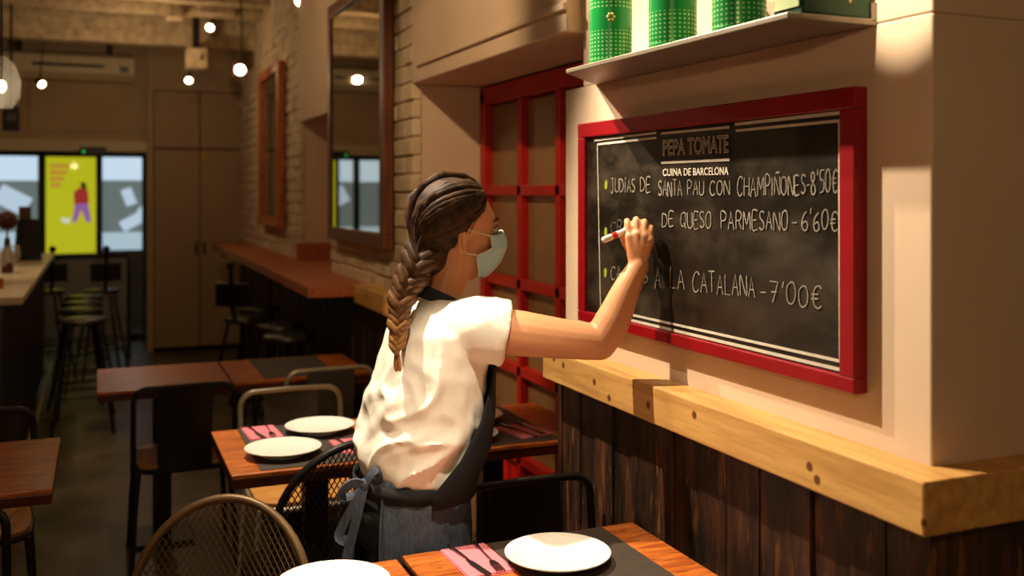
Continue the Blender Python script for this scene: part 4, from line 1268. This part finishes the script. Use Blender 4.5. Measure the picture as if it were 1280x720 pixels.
# nape volume
ball(b, hd(-.075, .012, -.01), (.05, .052, .07), 24)
ball(b, hd(-.058, .0, -.045), (.036, .045, .05), 20)
root = V((-.118, .035, -.045))
rnd = random.Random(4)
starts = []
for s in (1, -1):
    for k in range(26):
        u = -.01 + .135 * k / 25
        starts.append((hairline(u) - .004, s, u))
for k in range(9):
    starts.append((.086 + rnd.uniform(-.004, .004), 0, k))
def lock(bm, d0, d1, bulge, r, kk=1.0, twist=0):
    pts = []
    for j in range(15):
        t = j / 14
        d = (V(d0) * (1 - t) + V(d1) * t)
        if d.length < 1e-3: d = V((0, 0, 1))
        p = hp(d, kk + bulge * math.sin(PI * min(1, t * 1.1)) * .5)
        p.z += twist * math.sin(PI * t)
        pts.append(p)
    endp = root + V((rnd.uniform(-.012, .012), rnd.uniform(-.02, .02), rnd.uniform(-.01, .02)))
    for j in range(9, 15):
        t = (j - 8) / 6
        pts[j] = pts[j].lerp(endp, t * t * .85)
    pts = [hd(*p) for p in pts]
    rr = [r * (.45 + .75 * math.sin(PI * (.12 + .8 * j / 14))) for j in range(15)]
    tube(bm, pts, rr, 7, flat=.62)
hb = new()
for s in (1, -1):
    for k in range(30):
        u = -.012 + .14 * k / 29
        f = hairline(u) - .003
        y2 = max(0.0, 1 - ((f - HC.x) / HR.x) ** 2 - ((u - HC.z) / HR.z) ** 2)
        y = s * HR.y * math.sqrt(y2)
        d0 = ((f - HC.x) / HR.x, y / HR.y, (u - HC.z) / HR.z)
        d1 = (-.86, .25 * s + .12, -.62 + rnd.uniform(-.18, .22))
        lock(hb, d0, d1, rnd.uniform(.0, .05), rnd.uniform(.0060, .0095), 1.0, rnd.uniform(-.006, .010))
for k in range(16):
    y = -.06 + .12 * k / 15
    d0 = (.84, y / HR.y, .56)
    d1 = (-.9, y * 3 + .1, -.35 + rnd.uniform(-.3, .2))
    lock(hb, d0, d1, rnd.uniform(.02, .07), rnd.uniform(.007, .011), 1.0, rnd.uniform(0, .008))
hm = remesh(b, .005, 4, .5)
hair = obj('hair', hm, M['hair'], pt_, smooth=True, world=True)
obj('hair_lock', hb, M['hair'], hair, smooth=True, world=True)
# loose hairs at the temple
b = new()
tube(b, smooth_path([hd(.050, .060, .085), hd(.036, .070, .062), hd(.022, .074, .040), hd(.010, .077, .018)], 6), .0010, 5)
tube(b, smooth_path([hd(.060, .056, .092), hd(.050, .063, .075), hd(.042, .067, .058)], 6), .0007, 5)
obj('loose_strand', b, M['hair'], hair, smooth=True, world=True)
# braid
bc = [hd(-.105, .03, -.03), P(519, 338, 2.545), P(508, 358, 2.52), P(501, 378, 2.495), P(499, 400, 2.475), P(497.5, 420, 2.458), P(496, 436, 2.448)]
bpth = smooth_path(bc, 10)
b = new()
NB = 13
fr = frames(bpth)
for k in range(NB):
    i = int((k + .4) / NB * (len(bpth) - 1))
    p = bpth[i]; tang = (bpth[min(i + 2, len(bpth) - 1)] - bpth[max(i - 2, 0)]).normalized()
    vd = (CAM - p).normalized(); side = tang.cross(vd).normalized(); out = side.cross(tang).normalized()
    if out.dot(vd) < 0: out = -out
    w = (.039 * (1 - .64 * k / NB)) * (1 + .12 * math.sin(k * 2.3))
    for s in (1, -1):
        j = min(len(bpth) - 1, i + (2 if s > 0 else 0))
        q = bpth[j]
        pts = smooth_path([q + side * (s * w * 1.0) - tang * (w * .9) - out * w * .2, q + side * (s * w * .85) - tang * (w * .2) + out * w * .35, q + side * (s * w * .25) + tang * (w * .6) + out * w * .62, q - side * (s * w * .25) + tang * (w * 1.15) + out * w * .25], 4)
        tube(b, pts, lerp_list([w * .30, w * .52, w * .50, w * .26], len(pts)), 8, flat=.8)
tube(b, bpth, lerp_list([.026, .02, .016, .009], len(bpth)), 10)
e0 = bpth[-1]
for k in range(9):
    o = V((rnd.uniform(-.006, .006), rnd.uniform(-.006, .006), 0))
    tube(b, smooth_path([e0 + o * .3, e0 + o + V((.0, 0, -.025)), e0 + o * 1.3 + V((.002, 0, -.055))], 4), [.004] * 8 + [.0015], 5)
obj('braid', b, M['braid'], pt_, smooth=True, world=True)
b = new(); tube(b, [e0 + V((.009 * math.cos(a), .009 * math.sin(a), 0)) for a in [2 * PI * k / 12 for k in range(12)]], .003, 6, closed=True); obj('hair_tie', b, M['black'], hair, smooth=True, world=True)

# --- blouse: loose, sleeveless cap cut, with folds
b = new()
rs = [ring((.762, 2.5, .862), .122, .172, tilt=-.10), ring((.764, 2.5, .89), .138, .19, tilt=-.12), ring((.776, 2.5, .95), .149, .197, tilt=-.06), ring((.788, 2.5, 1.03), .150, .196), ring((.800, 2.5, 1.11), .148, .192), ring((.812, 2.5, 1.19), .136, .188), ring((.820, 2.5, 1.255), .122, .182), ring((.826, 2.5, 1.305), .096, .145), ring((.836, 2.5, 1.338), .066, .085)]
rings(b, rs)
dirR = (elR - shR).normalized()
for (sh, di, r0) in ((shR, dirR, .082), (shL, (elL - shL).normalized(), .076)):
    a0 = V((.825, 2.5 + (sh.y - 2.5) * .35, 1.235)); a1 = sh + di * .058 + V((0, 0, -.004))
    pts = [a0, a0.lerp(sh, .55), sh, sh.lerp(a1, .5), a1]
    tube(b, pts, [.085, .088, .084, r0, r0 + .002], 24)
bl = remesh(b, .0065, 5, .5)
bl.verts.ensure_lookup_table(); bl.normal_update()
dv = {}
for v in bl.verts:
    p = v.co
    # long folds running from the low back up to the raised arm, pouching above the waist
    q = V((p.x * .96 + (2.5 - p.y) * .28, 0, p.z))
    along = (q.x - .75) * .62 + (p.z - 1.0) * .78
    across = (q.x - .75) * .78 - (p.z - 1.0) * .62
    wob = noise.noise(V((along * 5, across * 5, p.y * 4))) * .07
    k = noise.noise(V((along * 3.2, (across + wob) * 17, p.y * 3)))
    ridge = (1 - abs(k) * 2.2)
    small = noise.noise(V((p.x * 26, p.y * 26, p.z * 22)))
    low = max(0.15, min(1, (1.27 - p.z) / .16))
    hem = max(0, 1 - abs(p.z - .885) / .05)
    crump = 1 - abs(noise.noise(V((p.x * 15 + p.z * 6, p.y * 13, p.z * 14)))) * 2.6
    d = (.017 * (ridge * abs(ridge)) * low + .0036 * crump * low + .003 * small + .007 * noise.noise(V((p.x * 9, p.y * 9, p.z * 9))) * low) * (1 - .75 * hem)
    dv[v] = v.normal * d
for v, d in dv.items(): v.co += d
bmesh.ops.smooth_vert(bl, verts=bl.verts[:], factor=.2, use_axis_x=True, use_axis_y=True, use_axis_z=True)
obj('blouse', bl, M['blouse'], pt_, smooth=True, world=True)

# --- apron
ap = None
def shell(name, mat, parent, secs, ph0, ph1, n=40, thick=.004, fold=0.0, seed=0):
    b = new(); vs = []
    for (c, a, bb, f0, f1) in secs:
        r = ring(c, a, bb, n=n, ph0=math.radians(f0 if f0 is not None else ph0), ph1=math.radians(f1 if f1 is not None else ph1), closed=False)
        row = []
        for k, p in enumerate(r):
            if fold:
                d = (p - V(c)); d.z = 0; d.normalize()
                p = p + d * (fold * noise.noise(V((k * .35, p.z * 2.5, seed))) + fold * .5 * noise.noise(V((k * .9, p.z * 5, seed + 3))))
            row.append(b.verts.new(p))
        vs.append(row)
    for i in range(len(vs) - 1):
        for k in range(n): b.faces.new((vs[i][k], vs[i][k + 1], vs[i + 1][k + 1], vs[i + 1][k]))
    o = obj(name, b, mat, parent, smooth=True, world=True)
    o.modifiers.clear()
    s = o.modifiers.new('thick', 'SOLIDIFY'); s.thickness = thick; s.offset = 1
    return o
sk = [((.752, 2.5, z), a, bb, None, None) for z, a, bb in ((.90, .133, .172), (.87, .136, .176), (.82, .146, .184), (.75, .150, .188), (.66, .151, .190), (.56, .153, .193), (.46, .157, .198), (.36, .160, .2))]
ap = shell('apron', M['denim'], pt_, sk, -140, 140, 60, .004, .007, 2)
bib = [((.757, 2.5, .842), .158, .200, -94, 94), ((.760, 2.5, .88), .162, .204, -94, 94), ((.776, 2.5, .96), .180, .224, -78, 78), ((.79, 2.5, 1.04), .178, .219, -62, 62), ((.806, 2.5, 1.12), .165, .2, -46, 46), ((.82, 2.5, 1.20), .155, .195, -38, 38)]
shell('bib', M['apronblack'], ap, bib, -50, 50, 24, .004)
# waistband and the seam along the open back edge
b = new(); r = ring((.752, 2.5, .868), .143, .183, n=60)
rs = [[p + V((0, 0, -.02)) for p in r], [p + V((0, 0, .02)) for p in r]]
vs = [[b.verts.new(p) for p in q] for q in rs]
for k in range(60): b.faces.new((vs[0][k], vs[0][(k + 1) % 60], vs[1][(k + 1) % 60], vs[1][k]))
o = obj('waistband', b, M['apronblack'], ap, smooth=True, world=True); o.modifiers.clear(); m = o.modifiers.new('thick', 'SOLIDIFY'); m.thickness = .004; m.offset = 1
def edge_pt(z, a, bb, ang): return V((.752 + a * math.cos(math.radians(ang)), 2.5 - bb * math.sin(math.radians(ang)), z))
b = new(); tube(b, [edge_pt(z, a + .006, bb + .006, 138) for _, a, bb, z in [(0, a, bb, c[2]) for c, a, bb, _, _ in sk]], .0035, 6); obj('seam', b, M['denim'], ap, smooth=True, world=True)
# neck strap
b = new()
pts = []
for k in range(25):
    a = math.radians(-125 + 250 * k / 24)          # round the back of the neck
    c = V((.842, 2.5, 1.352))
    p = c + V((-.074 * math.cos(a), -.082 * math.sin(a), 0))
    p.z += -.030 * (1 - math.cos(a)) * .8 + .012 * math.cos(a)
    pts.append(p)
pts2 = [V((.925, 2.5 + .085, 1.26))] + list(reversed(pts)) + [V((.925, 2.5 - .085, 1.26))]
rs = []
for i, p in enumerate(pts2):
    o = V((p.x - .842, p.y - 2.5, 0)); o = o.normalized() if o.length > 1e-4 else V((1, 0, 0))
    rs.append([p + V((0, 0, -.017)) + o * .006, p + V((0, 0, -.017)) + o * .011, p + V((0, 0, .017)) + o * .003, p + V((0, 0, .017)) - o * .002])
rings(b, rs)
obj('neck_strap', b, plain('strap_denim', '#1e242c', 0.8, var=0.15), ap, smooth=True, world=True)
# bow at the back of the waist
K = P(456, 606, 2.46)
def ribbon(bm, ctrl, w, th=.003, roll=None):
    pts = smooth_path(ctrl, 6); rs = []
    for i, p in enumerate(pts):
        t_ = (pts[min(i + 1, len(pts) - 1)] - pts[max(i - 1, 0)]).normalized()
        vd = (CAM - p).normalized()
        s = t_.cross(vd); s = s.normalized() if s.length > 1e-4 else V((0, 0, 1))
        if roll: s = (s * math.cos(roll) + vd * math.sin(roll)).normalized()
        nn = t_.cross(s).normalized()
        ww = w[0] + (w[1] - w[0]) * i / (len(pts) - 1) if isinstance(w, tuple) else w
        rs.append([p + s * ww + nn * th, p - s * ww + nn * th, p - s * ww - nn * th, p + s * ww - nn * th])
    rings(bm, rs)
R3 = RT
dn = V((0, 0, -1)); ov = (CAM - K).normalized()
b = new(); ball(b, K, (.014, .014, .017), 14); obj('knot', b, M['denim'], ap, smooth=True, world=True)
pxm = .00205
def kp(dx, dy, o=0): return K + R3 * (dx * pxm) + dn * (dy * pxm) + ov * o
b = new(); ribbon(b, [kp(0, 0, .004), kp(-14, -2, .016), kp(-27, 8, .012), kp(-26, 16, -.004), kp(-12, 12, -.012), kp(0, 2, -.004)], .011, roll=.5); obj('bow_loop', b, M['denim'], ap, world=True)
b = new(); ribbon(b, [kp(0, 0, .004), kp(8, -12, .010), kp(16, -18, .008), kp(22, -10, -.002), kp(10, -3, -.006)], .010, roll=.5); obj('bow_loop', b, M['denim'], ap, world=True)
b = new(); ribbon(b, [kp(0, 2, .006), kp(-12, 22, .012), kp(-24, 44, .010), kp(-31, 62, .012), kp(-22, 68, .014)], (.009, .013)); obj('bow_tail', b, M['denim'], ap, world=True)
b = new(); ribbon(b, [kp(0, 2, .006), kp(-6, 26, .012), kp(-14, 56, .012), kp(-22, 90, .012), kp(-28, 125, .012)], (.009, .014)); obj('bow_tail', b, M['denim'], ap, world=True)

# --- trousers and shoes
b = new()
rings(b, [ring((.745, 2.5, .87), .122, .165), ring((.738, 2.5, .80), .132, .175), ring((.738, 2.5, .72), .125, .17), ring((.745, 2.5, .66), .08, .14)])
for hp_, kn, an in ((hipR, knR, anR), (hipL, knL, anL)):
    capsule_path(b, [hp_ + V((0, 0, -.02)), hp_.lerp(kn, .5), kn, kn.lerp(an, .35), an + V((0, 0, .03))], [.092, .082, .066, .062, .052], 18)
tr = remesh(b, .009, 4, .5)
obj('trousers', tr, M['trousers'], pt_, smooth=True, world=True)
for an in (anR, anL):
    b = new()
    rs = []
    for (x, w, h) in ((-.06, .022, .05), (-.05, .036, .075), (0, .04, .085), (.06, .044, .06), (.12, .046, .045), (.165, .036, .035), (.185, .015, .02)):
        rs.append([V((an.x + x, an.y + w * math.cos(a), .002 + h * max(0, (math.sin(a) + .35) / 1.35))) for a in [2 * PI * k / 16 for k in range(16)]])
    rings(b, rs); sh = obj('shoe', b, M['black'], pt_, smooth=True, world=True)
    b = new(); prism(b, [(an.x + x, an.y + y, 0) for x, y in ((-.062, -.03), (.06, -.045), (.15, -.042), (.19, 0), (.15, .042), (.06, .045), (-.062, .03))], (0, 0, .018)); obj('sole', b, M['panel_metal'], sh, world=True)

# --- chalk marker held against the board
tail = P(753.5, 300.5, 2.565); tip = P(806, 279, 2.652)
d = (tip - tail).normalized(); L = (tip - tail).length
mkr = thing('chalk_marker', 'white chalk marker with a red band held in the writing hand', 'marker', tail)
q = d.to_track_quat('Z', 'Y').to_matrix()
def pen(name, prof, mat):
    b = new(); lathe(b, prof, 20)
    for v in b.verts: v.co = q @ v.co
    obj(name, b, mat, mkr, smooth=True)
pen('barrel', [(.004, 0), (.0078, .002), (.0085, .006), (.0085, L - .03), (.006, L - .022), (.0055, L - .012)], M['penwhite'])
pen('band', [(.0087, .030), (.0088, .031), (.0088, .046), (.0087, .047)], M['penred'])
pen('nib', [(.004, L - .013), (.0035, L - .004), (.002, L)], M['chalk'])
